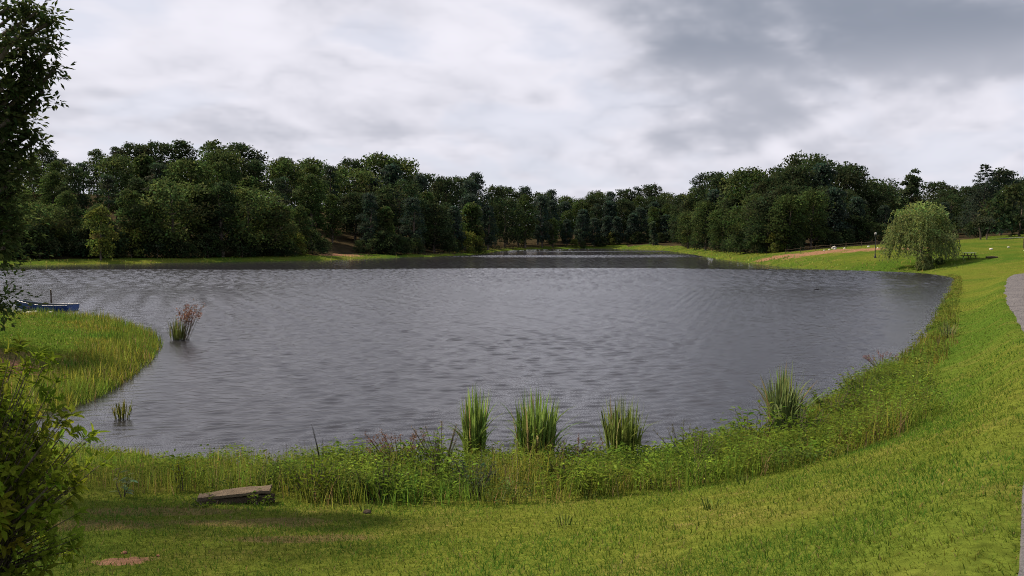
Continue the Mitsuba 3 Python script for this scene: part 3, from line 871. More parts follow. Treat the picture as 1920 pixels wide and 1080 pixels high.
def leaf_mesh(idx):
    P, A, U, L, W, C = (np.array([leaves[i][j] for i in idx]) for j in range(6))
    v, f, k = cards(P, A, U, L, W, six=True)
    c = tint(rb, len(idx), (1, 1, 1), 0.14, 0.06)[:, :3] * 1.0
    return (v, f), np.repeat(np.clip(C * np.exp(rb.normal(0, 0.14, (len(idx), 1))), 0.004, 0.6), k, 0)


m, c = leaf_mesh(rest)
part(key, 'foliage', m, 'mat_glossy_leaf', color=c)
tag(f'{key}__foliage', kind='stuff')
for i in first:
    m, c = leaf_mesh([i])
    part(key, 'leaf', m, 'mat_glossy_leaf', color=c)
tag(key, 'dense dark bush with narrow glossy yellow green leaves filling the lower left corner', 'bush')


# ------------------------------------------------------------------ grass, weeds, reeds
def strip_width(x, y):
    return np.where(x < 2.5, np.interp(x, [-3.5, -2.9], [3.0, 3.85]), np.interp(y, [13, 16.5, 19, 22, 28, 37, 50, 90], [3.85, 3.3, 2.3, 1.9, 1.6, 1.2, 0.9, 0.5]))


def scatter(r, n, x0, x1, y0, y1):
    return r.uniform(x0, x1, n), r.uniform(y0, y1, n)


def on_path(x, y):
    return shapely.distance(ROAD_LINE, shapely.points(x, y)) < ROAD_WIDTH / 2 + 0.02


def lawn_patch(name, seed, boxes, colour):
    r = rng_of(seed)
    soup = Soup()
    for (x0, x1, y0, y1, dens, ln, wd) in boxes:
        x, y = scatter(r, int(dens * (x1 - x0) * (y1 - y0)), x0, x1, y0, y1)
        s = shore(x, y)
        patch = meshkit.fbm(np.stack([x * 0.8, y * 0.8, 0 * x], 1), 3, 21)
        keep = (s > strip_width(x, y) * 0.92) & ~on_path(x, y) & (np.abs(x) < 0.62 * y + 0.8) & (r.random(len(x)) < 0.35 + 1.1 * patch)
        bare = np.zeros(len(x))
        for cx, cy, rx, ry in CLAY:
            bare = np.maximum(bare, np.exp(-((x - cx) / rx) ** 2 - ((y - cy) / ry) ** 2))
        keep &= bare < 0.45 + 0.5 * r.random(len(x))
        x, y, patch = x[keep], y[keep], patch[keep]
        n = len(x)
        L = ln * r.uniform(0.5, 1.25, n) * (0.75 + 0.6 * patch)
        v, f, k = blades(np.column_stack([x, y, on_mesh(x, y) - 0.006]), L, wd * r.uniform(0.7, 1.3, n), r.uniform(0, 6.28, n), np.abs(r.normal(0.7, 0.3, n)), r.uniform(0, 1.0, n), 2)
        col = tint(r, n, colour, 0.24, 0.12) * (1 + 0.5 * (patch[:, None] - 0.5) * np.array([-1.2, 0.2, 0]))
        th = np.zeros(n)
        for cx, cy, rx, ry in THATCH:
            th = np.maximum(th, np.exp(-((x - cx) / rx) ** 2 - ((y - cy) / ry) ** 2))
        dry = r.random(n) < 0.05 + 0.45 * th
        col[dry] = tint(r, dry.sum(), (0.20, 0.17, 0.07), 0.2)
        soup.add(v, f, np.repeat(np.clip(col, 0.004, 0.6), k, 0))
    put(name, soup.mesh(), 'mat_grass', color=soup.color())
    tag(name, 'short mown green grass covering the lawn in the foreground', 'grass', kind='stuff')


lawn_patch('lawn_grass', 131, [(0, 5, 3.8, 7.0, 2200, 0.055, 0.008), (-7, 9.5, 7.0, 11.5, 1100, 0.060, 0.010), (-8.5, 10, 11.5, 15.5, 700, 0.064, 0.012), (3, 13, 15.5, 22, 300, 0.075, 0.016), (6, 19, 22, 34, 120, 0.08, 0.022), (12, 30, 34, 54, 50, 0.08, 0.03),
                               (-30, -9.5, 20, 48, 60, 0.12, 0.03)], (0.088, 0.142, 0.020))


def weed_blades(name, seed, n, box, height, colour, label, cond, wd=0.012, lean=0.22, bend=0.7, dry=0.06):
    r = rng_of(seed)
    x, y = scatter(r, n, *box)
    s = shore(x, y)
    keep = cond(x, y, s, r)
    x, y, s = x[keep], y[keep], s[keep]
    n = len(x)
    clump = meshkit.fbm(np.stack([x * 1.3, y * 1.3, 0 * x], 1), 3, seed)
    L = height(x, y, s) * r.uniform(0.45, 1.05, n) * (0.6 + 0.75 * clump)
    v, f, k = blades(np.column_stack([x, y, np.maximum(on_mesh(x, y), -0.1) - 0.01]), L, wd * r.uniform(0.6, 1.4, n), r.uniform(0, 6.28, n), np.abs(r.normal(0, lean, n)), r.uniform(0.0, bend, n), 3)
    col = tint(r, n, colour, 0.26, 0.14)
    hue = meshkit.fbm(np.stack([x * 0.7 + 9, y * 0.7, 0 * x], 1), 3, seed + 5)[:, None]
    col = col * (1 + (hue - 0.5) * np.array([1.3, 0.3, 0.6]))
    d = r.random(n) < dry * (0.4 + 2.4 * np.clip(hue[:, 0] - 0.35, 0, 1))
    col[d] = tint(r, d.sum(), (0.20, 0.145, 0.075), 0.25)
    put(name, (v, f), 'mat_grass', color=np.repeat(np.clip(col, 0.004, 0.6), k, 0))
    tag(name, label, 'weeds', kind='stuff')


def shore_height(x, y, s):
    h = np.interp(x, [-9, -6, -4.5, -3, 0, 3, 6, 10, 20, 45], [0.32, 0.32, 0.38, 0.56, 0.54, 0.54, 0.58, 0.52, 0.46, 0.38])
    lump = meshkit.fbm(np.stack([x * 0.8 + 31, y * 0.8, 0 * x], 1), 3, 77)
    return h * np.clip(0.08 + 1.75 * lump, 0.25, 1.6) * np.interp(s, [-0.3, 0.3, 1.5, 2.6, 3.5, 4.0], [0.60, 0.70, 0.85, 1.0, 0.9, 0.5])


def in_strip(x, y, s, r):
    return (s > -0.25) & (s < strip_width(x, y) * r.uniform(0.85, 1.02, len(x))) & ~on_path(x, y)


weed_blades('shore_grass', 141, 150000, (-12, 12, 12, 29), lambda x, y, s: 1.25 * shore_height(x, y, s), (0.140, 0.190, 0.030), 'rough tall grass and weeds growing along the near bank', in_strip, wd=0.010, dry=0.16)
weed_blades('bank_grass', 142, 110000, (10, 48, 26, 96), shore_height, (0.125, 0.145, 0.028), 'unmown grass fringe along the right bank of the lake', in_strip, wd=0.03)


def leaf_weeds(name, seed, n, box, height, colour, label, cond, leaf=(0.065, 0.032), per=18):
    r = rng_of(seed)
    x, y = scatter(r, n, *box)
    s = shore(x, y)
    keep = cond(x, y, s, r) & (meshkit.fbm(np.stack([x * 0.9, y * 0.9, 0 * x], 1), 3, seed) + 0.16 * (r.random(n) - 0.5) > 0.5)
    x, y, s = x[keep], y[keep], s[keep]
    n = len(x)
    H = height(x, y, s) * r.uniform(0.5, 1.12, n)
    z = np.maximum(on_mesh(x, y), -0.05)
    lean = r.normal(0, 0.16, (n, 2))
    soup = Soup()
    u = r.uniform(0.15, 1.0, (n, per)) ** 0.75
    a = r.uniform(0, 6.28, (n, per))
    base = np.stack([x[:, None] + lean[:, :1] * u * H[:, None], y[:, None] + lean[:, 1:] * u * H[:, None], z[:, None] + u * H[:, None]], -1)
    out = np.stack([np.cos(a), np.sin(a), r.uniform(-0.35, 0.45, a.shape)], -1)
    ax = out.reshape(-1, 3)
    P = base.reshape(-1, 3) + norm(ax) * 0.05 * r.uniform(0, 2.2, (n * per, 1))
    up = norm(np.array([0, 0, 1.0]) + r.normal(0, 0.35, (n * per, 3)))
    v, f, k = cards(P, ax, up, leaf[0] * r.uniform(0.55, 1.5, n * per), leaf[1] * r.uniform(0.6, 1.4, n * per))
    col = np.repeat(tint(r, n, colour, 0.28, 0.09), per, 0) * np.exp(r.normal(0, 0.16, (n * per, 1)))
    soup.add(v, f, np.repeat(np.clip(col, 0.004, 0.6), k, 0))
    put(name, soup.mesh(), 'mat_leaf', color=soup.color())
    tag(name, label, 'weeds', kind='stuff')


def leafy_strip(x, y, s, r):
    p = np.interp(x, [-10, -6, -4.6, -3.6, 0, 4, 8, 12, 20, 40], [0.15, 0.15, 0.25, 0.9, 0.9, 0.9, 1.0, 0.9, 0.7, 0.4])
    return in_strip(x, y, s, r) & (r.random(len(x)) < p)


leaf_weeds('leafy_weeds', 151, 15000, (-9, 12, 12, 29), lambda x, y, s: 1.12 * shore_height(x, y, s), (0.125, 0.185, 0.026), 'leafy green weeds crowding the near bank', leafy_strip)
leaf_weeds('broad_weeds', 153, 7000, (-6, 12, 12, 26), lambda x, y, s: 1.25 * shore_height(x, y, s), (0.115, 0.180, 0.026), 'larger leaved bright green weeds scattered among the near bank growth', leafy_strip, leaf=(0.09, 0.042), per=12)
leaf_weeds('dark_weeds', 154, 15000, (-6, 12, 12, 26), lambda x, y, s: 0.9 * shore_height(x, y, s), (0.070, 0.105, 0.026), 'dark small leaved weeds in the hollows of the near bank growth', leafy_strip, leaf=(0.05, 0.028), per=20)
leaf_weeds('bank_weeds', 152, 22000, (10, 48, 26, 96), shore_height, (0.11, 0.145, 0.026), 'leafy weeds along the right bank of the lake', leafy_strip, leaf=(0.12, 0.06), per=12)


def spit_height(x, y, s):
    return np.interp(s, [-0.3, 0.2, 1.2, 2.6, 5, 9], [0.45, 0.7, 0.45, 0.13, 0.07, 0.06])


weed_blades('spit_grass', 143, 90000, (-30, -9.5, 19.5, 49), spit_height, (0.112, 0.150, 0.024), 'tall yellowish grass round the rim of the left spit', lambda x, y, s, r: (s > -0.3) & (s < 9) & (r.random(len(x)) < np.interp(s, [2, 4, 9], [1, 0.5, 0.3])) & (y > 19.6 + 0.12 * (x + 10)), wd=0.022)
weed_blades('far_bank_grass', 144, 42000, (-92, 60, 98, 330), lambda x, y, s: 0.45 + 0 * x, (0.17, 0.20, 0.05), 'pale grass lining the far shores of the lake', lambda x, y, s, r: (s > -0.2) & (s < 5) & (y > 100), wd=0.14, lean=0.4)


def leaf_plant(name, x, y, h, n, leaf, colour, seed, label, category='plant', shape=0.3, dense=9, top=0.25):
    """A bushy weed: stems from one foot, leaves along them; two parts."""
    r = rng_of(seed)
    key = numbered(name)
    z = max(ground(x, y), 0)
    st, lf = Soup(), Soup()
    for i in range(n):
        a = r.uniform(0, 6.28)
        q = shape * h * math.sqrt(r.random())
        tip = np.array([x + q * math.cos(a), y + q * math.sin(a), z + h * r.uniform(0.6, 1.05) * (1 - 0.4 * (q / (shape * h + 1e-6)) ** 2)])
        foot = np.array([x + 0.3 * q * math.cos(a), y + 0.3 * q * math.sin(a), z - 0.02])
        mid = (foot + tip) / 2 + r.normal(0, 0.03, 3) + [0, 0, 0.05 * h]
        v, f = tube_arrays([foot, mid, tip], [0.008, 0.006, 0.003], 4)
        st.add(v, f, (0.06, 0.07, 0.03))
        u = np.linspace(top, 1, dense)[:, None]
        P = foot * (1 - u) ** 2 + 2 * mid * u * (1 - u) + tip * u ** 2
        b = a + np.arange(dense) * 2.4
        ax = np.column_stack([np.cos(b), np.sin(b), r.uniform(-0.2, 0.6, dense)])
        v, f, k = cards(P, ax, norm(r.normal(0, 0.3, (dense, 3)) + [0, 0, 1]), leaf[0] * r.uniform(0.7, 1.3, dense), leaf[1] * r.uniform(0.7, 1.3, dense), six=True)
        lf.add(v, f, np.repeat(tint(r, dense, np.asarray(colour) * math.exp(r.normal(0, 0.15)), 0.14), k, 0))
    part(key, 'stems', st.mesh(), 'mat_bark', smooth=True)
    part(key, 'foliage', lf.mesh(), 'mat_leaf', color=lf.color())
    return tag(key, label, category)


leaf_plant('broad_leaved_plant', -5.85, 13.1, 0.42, 4, (0.13, 0.055), (0.20, 0.25, 0.12), 201, 'small plant with pale broad leaves in the low grass left of the plank seat', dense=6)
leaf_plant('yellow_weed', -5.15, 13.6, 0.62, 5, (0.09, 0.035), (0.15, 0.18, 0.02), 202, 'yellow green weed standing left of and behind the plank seat', dense=11, shape=0.2)
leaf_plant('weed_bush', -2.95, 13.0, 0.78, 26, (0.085, 0.04), (0.10, 0.15, 0.015), 203, 'bright green leafy weed just right of the plank seat', shape=0.6)
leaf_plant('weed_bush', -1.95, 12.9, 0.75, 26, (0.085, 0.045), (0.075, 0.12, 0.02), 204, 'deep green leafy weed at the lawn edge between plank seat and left cane clump', shape=0.6)
leaf_plant('weed_bush', -1.35, 14.2, 0.94, 24, (0.10, 0.045), (0.10, 0.155, 0.02), 205, 'leafy green weed left of the left cane clump, with upturned pale leaves', shape=0.5)
leaf_plant('weed_bush', -0.55, 13.0, 0.69, 22, (0.07, 0.035), (0.060, 0.085, 0.045), 206, 'greyish weed at the lawn edge below the left cane clump', shape=0.6)
leaf_plant('weed_bush', 0.85, 13.6, 0.78, 24, (0.08, 0.04), (0.09, 0.14, 0.018), 207, 'rounded green weed at the lawn edge below the right hand tall cane clump', shape=0.6)
leaf_plant('weed_bush', 3.05, 14.6, 0.83, 30, (0.07, 0.03), (0.07, 0.115, 0.018), 208, 'dense dark green weed mound right of the short cane clump', shape=0.65)
leaf_plant('weed_bush', 4.55, 16.4, 1.02, 34, (0.13, 0.05), (0.10, 0.16, 0.02), 209, 'long leaved bright shrub in front of the bright arching grass clump', shape=0.7)
leaf_plant('weed_bush', 5.6, 16.9, 0.88, 30, (0.12, 0.045), (0.085, 0.14, 0.02), 210, 'long leaved shrub right of the bright arching grass clump', shape=0.7)
leaf_plant('weed_bush', 7.2, 19.6, 0.98, 30, (0.10, 0.05), (0.075, 0.12, 0.02), 211, 'bushy green weed halfway up the right bank', shape=0.7)
leaf_plant('weed_bush', 8.5, 21.4, 0.88, 28, (0.10, 0.05), (0.095, 0.135, 0.02), 212, 'yellow green weed on the right bank, next beyond the halfway bushy weed', shape=0.8)


def stalk_plant(name, x, y, h, n, seed, label, colour, spread=0.25, head=0.0, head_col=(0.16, 0.09, 0.06), wd=0.008):
    """Bare stalks with seed heads."""
    r = rng_of(seed)
    key = numbered(name)
    z = max(ground(x, y), -0.05)
    st, hd = Soup(), Soup()
    for i in range(n):
        a = r.uniform(0, 6.28)
        q = spread * h * math.sqrt(r.random())
        foot = np.array([x + 0.3 * q * math.cos(a), y + 0.3 * q * math.sin(a), z - 0.05])
        tip = foot + np.array([q * math.cos(a), q * math.sin(a), h * r.uniform(0.65, 1.05)])
        mid = (foot + tip) / 2 + [0, 0, 0.05 * h]
        v, f = tube_arrays([foot, mid, tip], [wd, wd * 0.8, wd * 0.4], 4)
        st.add(v, f, colour)
        if head:
            m = 26
            u = r.uniform(0.6, 1.02, (m, 1)) if head > 0 else 1
            P = mid * (1 - u) + tip * u + r.normal(0, abs(head) * 0.35, (m, 3))
            v, f, k = cards(P, norm(r.normal(0, 0.6, (m, 3)) + [0, 0, 0.6]), norm(r.normal(size=(m, 3))), head * r.uniform(0.4, 1, m), head * 0.4 * r.uniform(0.4, 1, m))
            hd.add(v, f, np.repeat(tint(r, m, head_col, 0.3), k, 0))
    part(key, 'stalks', st.mesh(), 'mat_leaf', color=st.color())
    if head:
        tag(part(key, 'seed_heads', hd.mesh(), 'mat_leaf', color=hd.color()), kind='stuff')
    return tag(key, label, 'plant')


leaf_plant('creeping_weed', -4.35, 12.5, 0.15, 9, (0.06, 0.032), (0.08, 0.13, 0.02), 213, 'low leafy weeds growing in front of the plank seat', shape=2.2, dense=7)
leaf_plant('creeping_weed', -3.62, 12.5, 0.22, 9, (0.06, 0.032), (0.09, 0.14, 0.02), 214, 'leafy weeds spilling over the right end of the plank seat', shape=1.2, dense=8)
stalk_plant('dead_stalks', -3.35, 15.6, 0.80, 4, 221, 'few thin dark bare stalks standing above the weeds right of the plank seat', (0.05, 0.05, 0.03), spread=0.45, wd=0.006)
stalk_plant('seeding_weed', -1.95, 15.3, 0.72, 26, 222, 'brownish seeding weed leaning above the bank left of the left cane clump', (0.12, 0.09, 0.05), spread=0.7, head=0.05)
stalk_plant('seeding_weed', -1.25, 15.6, 0.85, 16, 223, 'thin greyish seed stalks directly left of the left cane clump', (0.13, 0.12, 0.07), spread=0.5, head=0.035, head_col=(0.20, 0.17, 0.12))
stalk_plant('seeding_weed', 1.15, 15.9, 0.52, 22, 224, 'short reddish seed stalks at the water between right tall and short cane clumps', (0.12, 0.09, 0.06), spread=0.9, head=0.035, head_col=(0.2, 0.12, 0.10))
stalk_plant('seeding_weed', 3.2, 16.4, 0.62, 26, 225, 'wispy grey green stalks right of the short cane clump', (0.10, 0.11, 0.06), spread=0.8, head=0.03, head_col=(0.12, 0.12, 0.07), wd=0.005)
stalk_plant('seeding_weed', 12.0, 28.6, 0.55, 16, 226, 'reddish brown stalks at the water on the right bank', (0.13, 0.08, 0.06), spread=0.8, head=0.05, head_col=(0.20, 0.10, 0.08))


def cane_clump(name, x, y, h, n, seed, label, colour, spread=0.20, width=0.034, arch=0.7, z=None, tilt=0.10, category='grass clump', parts=True):
    """A clump of cane: every leaf a part, upright in the middle, arching at the rim."""
    r = rng_of(seed)
    key = numbered(name)
    z = max(ground(x, y), -0.1) if z is None else z
    core = Soup()
    for i in range(n // 3):
        a, q = r.uniform(0, 6.28), spread * math.sqrt(r.random())
        v, f = tube_arrays([(x + q * math.cos(a) * 0.6, y + q * math.sin(a) * 0.6, z - 0.05), (x + q * math.cos(a) * 1.2, y + q * math.sin(a) * 1.2, z + h * r.uniform(0.5, 0.8))], [0.010, 0.006], 4)
        core.add(v, f, np.asarray(colour) * 0.8)
    part(key, 'stalks', core.mesh(), 'mat_leaf', color=core.color())
    allv = Soup()
    for i in range(n):
        a = r.uniform(0, 6.28)
        q = spread * math.sqrt(r.random())
        u = q / spread
        zz = z + h * r.uniform(0.0, 0.55) * (1 - 0.5 * u)
        top = h * r.uniform(0.62, 1.04) * (1 - 0.22 * u * u)
        L = (z + top - zz) * (1.05 + 0.15 * u) if r.random() < 0.72 else h * r.uniform(0.4, 0.65)
        lean = tilt * u * (0.3 + r.random())
        bend = arch * r.random() ** 1.6 * (0.35 + u)
        if r.random() < 0.16:
            bend += r.uniform(0.7, 1.8)
        v, f, k = blades(np.array([[x + q * math.cos(a), y + q * math.sin(a), zz]]), L, width * r.uniform(0.7, 1.25), a + r.normal(0, 0.4), max(0, lean), bend, 5, twist=r.normal(0, 0.5))
        c = np.repeat(tint(r, 1, (0.24, 0.19, 0.09) if r.random() < 0.08 else colour, 0.22, 0.08), k, 0)
        if parts:
            part(key, 'leaf', (v, f), 'mat_grass', color=c)
        else:
            allv.add(v, f, c)
    if not parts:
        part(key, 'leaves', allv.mesh(), 'mat_grass', color=allv.color())
    return tag(key, label, category)


CANE = (0.17, 0.26, 0.06)
cane_clump('cane_clump', -0.68, 16.0, 1.42, 170, 231, 'narrow upright green cane clump, leftmost of the tall clumps at the near shore', CANE, spread=0.185, width=0.054, tilt=0.05, arch=0.28)
cane_clump('cane_clump', 0.44, 16.0, 1.38, 240, 232, 'wide bushy green cane clump, second from left at the near shore', CANE, spread=0.33, width=0.054, tilt=0.03, arch=0.30)
cane_clump('cane_clump', 2.05, 16.4, 1.25, 170, 233, 'fine bladed yellow green cane clump, third from left at the near shore', (0.14, 0.19, 0.045), spread=0.34, width=0.030, arch=0.35, tilt=0.08)
cane_clump('cane_clump', 5.55, 18.0, 1.52, 170, 234, 'bright arching grass clump with curled tips, rightmost of the near shore clumps', (0.17, 0.23, 0.08), spread=0.30, width=0.055, arch=0.9, tilt=0.10)
cane_clump('grass_tuft', -9.05, 20.4, 0.50, 46, 235, 'small yellow green tuft of grass standing in the water of the inlet', (0.12, 0.13, 0.03), spread=0.20, width=0.022, parts=False, category='reed', z=-0.02)
cane_clump('reed_clump', -13.75, 36.3, 1.05, 90, 236, 'green reed clump with rusty seed plumes standing alone in the lake', (0.10, 0.13, 0.03), spread=0.30, width=0.03, arch=0.3, parts=False, category='reed', z=-0.05)
r = rng_of(237)
st, hd = Soup(), Soup()
for i in range(26):
    foot = np.array([-13.5 + r.normal(0, 0.12), 36.3 + r.normal(0, 0.15), -0.05])
    tip = foot + np.array([r.normal(0.28, 0.16), r.normal(0, 0.15), r.uniform(0.95, 1.5)])
    v, f = tube_arrays([foot, (foot + tip) / 2, tip], [0.010, 0.008, 0.004], 4)
    st.add(v, f, (0.12, 0.10, 0.06))
    m = 20
    u = r.uniform(0.72, 1.03, (m, 1))
    v, f, k = cards(foot * (1 - u) + tip * u + r.normal(0, 0.05, (m, 3)), norm(r.normal(0, 0.6, (m, 3)) + [0.2, 0, 0.3]), norm(r.normal(size=(m, 3))), 0.09 * r.uniform(0.5, 1.2, m), 0.05 * r.uniform(0.5, 1.2, m))
    hd.add(v, f, np.repeat(tint(r, m, (0.17, 0.095, 0.07), 0.3), k, 0))
part('reed_clump', 'plume_stalks', st.mesh(), 'mat_leaf', color=st.color())
put('reed_clump__plumes', hd.mesh(), 'mat_leaf', color=hd.color())
tag('reed_clump__plumes', 'rusty reddish seed plumes', kind='stuff')
cane_clump('pale_grass_clump', 17.3, 35.0, 0.75, 34, 238, 'pale grass clump with long arching blades far along the right bank', (0.17, 0.19, 0.08), spread=0.25, width=0.04, arch=1.8, parts=False)
r = rng_of(239)
for n, (x, y) in enumerate(((-2.0, 11.9), (0.6, 9.9), (1.1, 12.4), (3.2, 12.0), (2.2, 9.6), (5.4, 14.2))):
    cane_clump('grass_tussock', x, y, 0.16, 16, 240 + n, f"longer grass tuft in the mown lawn, {('furthest left', 'in the bottom middle', 'below the wide cane clump', 'below the short cane clump', 'near the bottom right of centre', 'nearest the right bank weeds')[n]}", (0.15, 0.21, 0.05),
               spread=0.12, width=0.010, arch=1.6, tilt=0.4, parts=False)

# ------------------------------------------------------------------ man made things and stones
def rounded_box(sx, sy, sz, b=0.01):
    import manifold3d as m3
    c = [(x, y, z) for x in (-1, 1) for y in (-1, 1) for z in (-1, 1)]
    pts = []
    for x, y, z in c:
        for k in range(3):
            o = np.array([sx / 2 - b, sy / 2 - b, sz / 2 - b])
            o[k] += b
            pts.append(np.array([x, y, z]) * o)
    return m3.Manifold.hull_points(np.array(pts))


def as_tm(mesh):
    v, f, _ = meshkit.arrays(mesh)
    return trimesh.Trimesh(v, f, process=False)


def boxat(sx, sy, sz, at, b=0.01, rz=0.0, rx=0.0, ry=0.0):
    m = as_tm(rounded_box(sx, sy, sz, b))
    m.apply_transform(trimesh.transformations.euler_matrix(rx, ry, rz))
    m.apply_translation(at)
    return m


def rock(seed, size, at, squash=0.6):
    m = trimesh.creation.icosphere(3, 1.0)
    v = np.array(m.vertices)
    v = v * (0.75 + 0.5 * meshkit.fbm(v * 1.6 + seed, 3, seed)[:, None]) * np.asarray(size) * np.array([1, 1, squash]) + np.asarray(at)
    return trimesh.Trimesh(v, m.faces, process=False)


# low seat: a weathered plank, warped and rough sawn, on two chunks of log
def plank(l, w, t, seed):
    nx_, ny_ = 36, 10
    m = trimesh.creation.box((l, w, t))
    for _ in range(4):
        m = m.subdivide()
    v = np.array(m.vertices)
    edge = meshkit.fbm(np.stack([v[:, 0] * 5, v[:, 2] * 0, v[:, 1] * 0 + seed], 1), 3, seed) - 0.5
    v[:, 1] += edge * 0.08 * np.sign(v[:, 1]) * (np.abs(v[:, 1]) / (w / 2))
    v[:, 1] *= 0.72 + 0.28 * np.clip((v[:, 0] + l / 2) / (0.5 * l), 0, 1)
    v[:, 2] += 0.012 * (meshkit.fbm(np.stack([v[:, 0] * 2.5, v[:, 1] * 22, 0 * v[:, 0]], 1), 3, seed + 1) - 0.5) + 0.03 * np.sin(v[:, 0] * 2.1 + 0.5)
    v[:, 0] += 0.05 * (meshkit.fbm(np.stack([v[:, 1] * 14, v[:, 2] * 10, 0 * v[:, 0]], 1), 3, seed + 2) - 0.5) * (np.abs(v[:, 0]) > l / 2 - 0.02)
    return trimesh.Trimesh(v, m.faces, process=False)


bx, by = -4.08, 12.72
bzz = ground(bx, by)
key = numbered('plank_seat')
mt = trimesh.transformations.euler_matrix(0.10, -0.06, 0.05)
p1 = plank(1.05, 0.24, 0.04, 3)
p1.apply_transform(mt)
p1.apply_translation((bx + 0.04, by, bzz + 0.135))
part(key, 'plank', p1, 'mat_wood')
part(key, 'front_board', boxat(0.98, 0.035, 0.10, (bx + 0.05, by - 0.075, bzz + 0.05), 0.01, rz=0.05, ry=-0.06), 'mat_dark_wood')
for n, (ox, w) in enumerate(((-0.36, 0.26), (0.10, 0.30), (0.50, 0.22))):
    c = trimesh.creation.cylinder(0.07, w, sections=14)
    c.apply_transform(trimesh.transformations.rotation_matrix(math.pi / 2, (0, 1, 0)))
    v = np.array(c.vertices)
    c.vertices = v * (1 + 0.15 * (meshkit.noise(v * 9 + n, n)[:, None] - 0.5)) + [bx + ox, by + 0.02, bzz + 0.03 + 0.015 * n]
    part(key, 'log_support', c, 'mat_dark_wood', smooth=40)
tag(key, 'low weathered plank on dark log chunks at the edge of the weeds', 'bench')

# blue rowing boat with sagging sheer, bow raised ashore to the left
def boat_hull(l, w, d, inset=0.0):
    ns, nc = 26, 13
    t = np.linspace(0, 1, ns)                              # 0 bow (left), 1 stern (right)
    beam = w / 2 * np.sin(np.clip(t * 1.25 + 0.06, 0, 1) * math.pi / 2) ** 0.8 * (1 - 0.12 * t ** 3)
    sheer = d * (0.78 + 0.55 * (1 - t) ** 2.2 + 0.34 * np.clip(t - 0.55, 0, 1) ** 1.3)
    keel = 0.02 + 0.42 * d * (1 - t) ** 4
    x = -l / 2 + l * t
    rows = []
    for i in range(ns):
        a = np.linspace(-1, 1, nc)
        yy = (beam[i] - inset) * np.sign(a) * np.abs(a) ** 0.55
        zz = keel[i] + inset + (sheer[i] - keel[i] - inset) * np.abs(a) ** 2.6
        rows.append(np.column_stack([np.full(nc, x[i]), yy, zz]))
    return np.array(rows), x, beam, sheer


BT = T().translate([-26.9, 51.0, -0.12]).rotate([0, 0, 1], -8)
outer, bx_, beam, sheer = boat_hull(3.5, 1.3, 0.5)
inner, *_ = boat_hull(3.5, 1.3, 0.5, 0.025)


def grid_faces(ns, nc):
    i, j = np.meshgrid(np.arange(ns - 1), np.arange(nc - 1), indexing='ij')
    return np.stack([i * nc + j, i * nc + j + 1, (i + 1) * nc + j + 1, (i + 1) * nc + j], -1).reshape(-1, 4)


key = numbered('rowing_boat')
part(key, 'hull', (outer.reshape(-1, 3), grid_faces(26, 13)), 'mat_boat_blue', smooth=50, to_world=BT)
part(key, 'inner_hull', (inner.reshape(-1, 3), grid_faces(26, 13)), 'mat_boat_inside', smooth=50, to_world=BT)
st_o = outer[-1]
fan = np.array([[i, i + 1, 13] for i in range(12)])
tv = np.vstack([st_o, [[st_o[6, 0], 0, sheer[-1]]]])
tv2 = tv + np.array([-0.04, 0, 0])
part(key, 'transom', (np.vstack([tv, tv2]), np.vstack([fan, fan[:, ::-1] + 14])), 'mat_boat_blue', to_world=BT)
for sgn in (0, 12):
    v, f = tube_arrays(outer[:, sgn] + [0, 0, 0.012], 0.024, 6)
    part(key, 'gunwale', (v, f), 'mat_boat_rim', smooth=True, to_world=BT)
for xx, ww in ((-0.7, 1.05), (0.5, 1.2), (1.3, 1.12)):
    part(key, 'thwart', boxat(0.24, ww, 0.03, (xx, 0, 0.33)), 'mat_wood', to_world=BT)
tag(key, 'blue rowing boat moored at the tip of the left spit', 'boat')
key = numbered('mooring_post')
pm = as_tm((tube_arrays([(0, 0, -1.2), (0.01, 0, 0.2), (0.0, 0, 1.12)], [0.045, 0.043, 0.040], 10)))
cap = trimesh.creation.cylinder(0.046, 0.03, sections=10)
cap.apply_translation((0, 0, 1.12))
part(key, 'shaft', pm, 'mat_dark_wood', smooth=40, to_world=T().translate([-27.3, 52.4, 0]))
part(key, 'cap', cap, 'mat_concrete', to_world=T().translate([-27.3, 52.4, 0]))
tag(key, 'thin dark mooring post behind the blue boat', 'post')
r = rng_of(301)
for n in range(6):
    x, y = -28.0 + 0.55 * n + r.normal(0, 0.1), 48.7 - 0.10 * n + r.normal(0, 0.15)
    key = put(numbered('shore_stone'), rock(300 + n, r.uniform(0.16, 0.3), (x, y, max(ground(x, y), 0) + 0.03)), 'mat_stone', smooth=True)
    tag(key, f'pale stone at the water edge by the boat, {ordinal(n + 1)} from left', 'stone', 'pale stones along the spit beside the boat')

# lamp post
key = numbered('lamp_post')
lx, ly = 48.3, 118.0
lm = T().translate([lx, ly, ground(lx, ly)])
part(key, 'base', trimesh.creation.revolve([(0, 0), (0.16, 0), (0.16, 0.12), (0.10, 0.3), (0.07, 0.55), (0, 0.55)], sections=16), 'mat_black_metal', smooth=40, to_world=lm)
part(key, 'pole', as_tm(tube_arrays([(0, 0, 0.5), (0, 0, 1.6), (0, 0, 2.75)], [0.055, 0.05, 0.045], 12)), 'mat_black_metal', smooth=40, to_world=lm)
part(key, 'lantern', trimesh.creation.revolve([(0, 2.72), (0.09, 2.74), (0.20, 3.02), (0.20, 3.10), (0, 3.10)], sections=16), 'mat_black_metal', smooth=40, to_world=lm)
part(key, 'lamp_globe', trimesh.creation.revolve([(0, 3.10), (0.15, 3.11), (0.16, 3.24), (0.10, 3.36), (0, 3.40)], sections=16), 'mat_frosted', smooth=40, to_world=lm)
tag(key, 'black lamp post with pale top standing left of the weeping willow', 'lamp post')

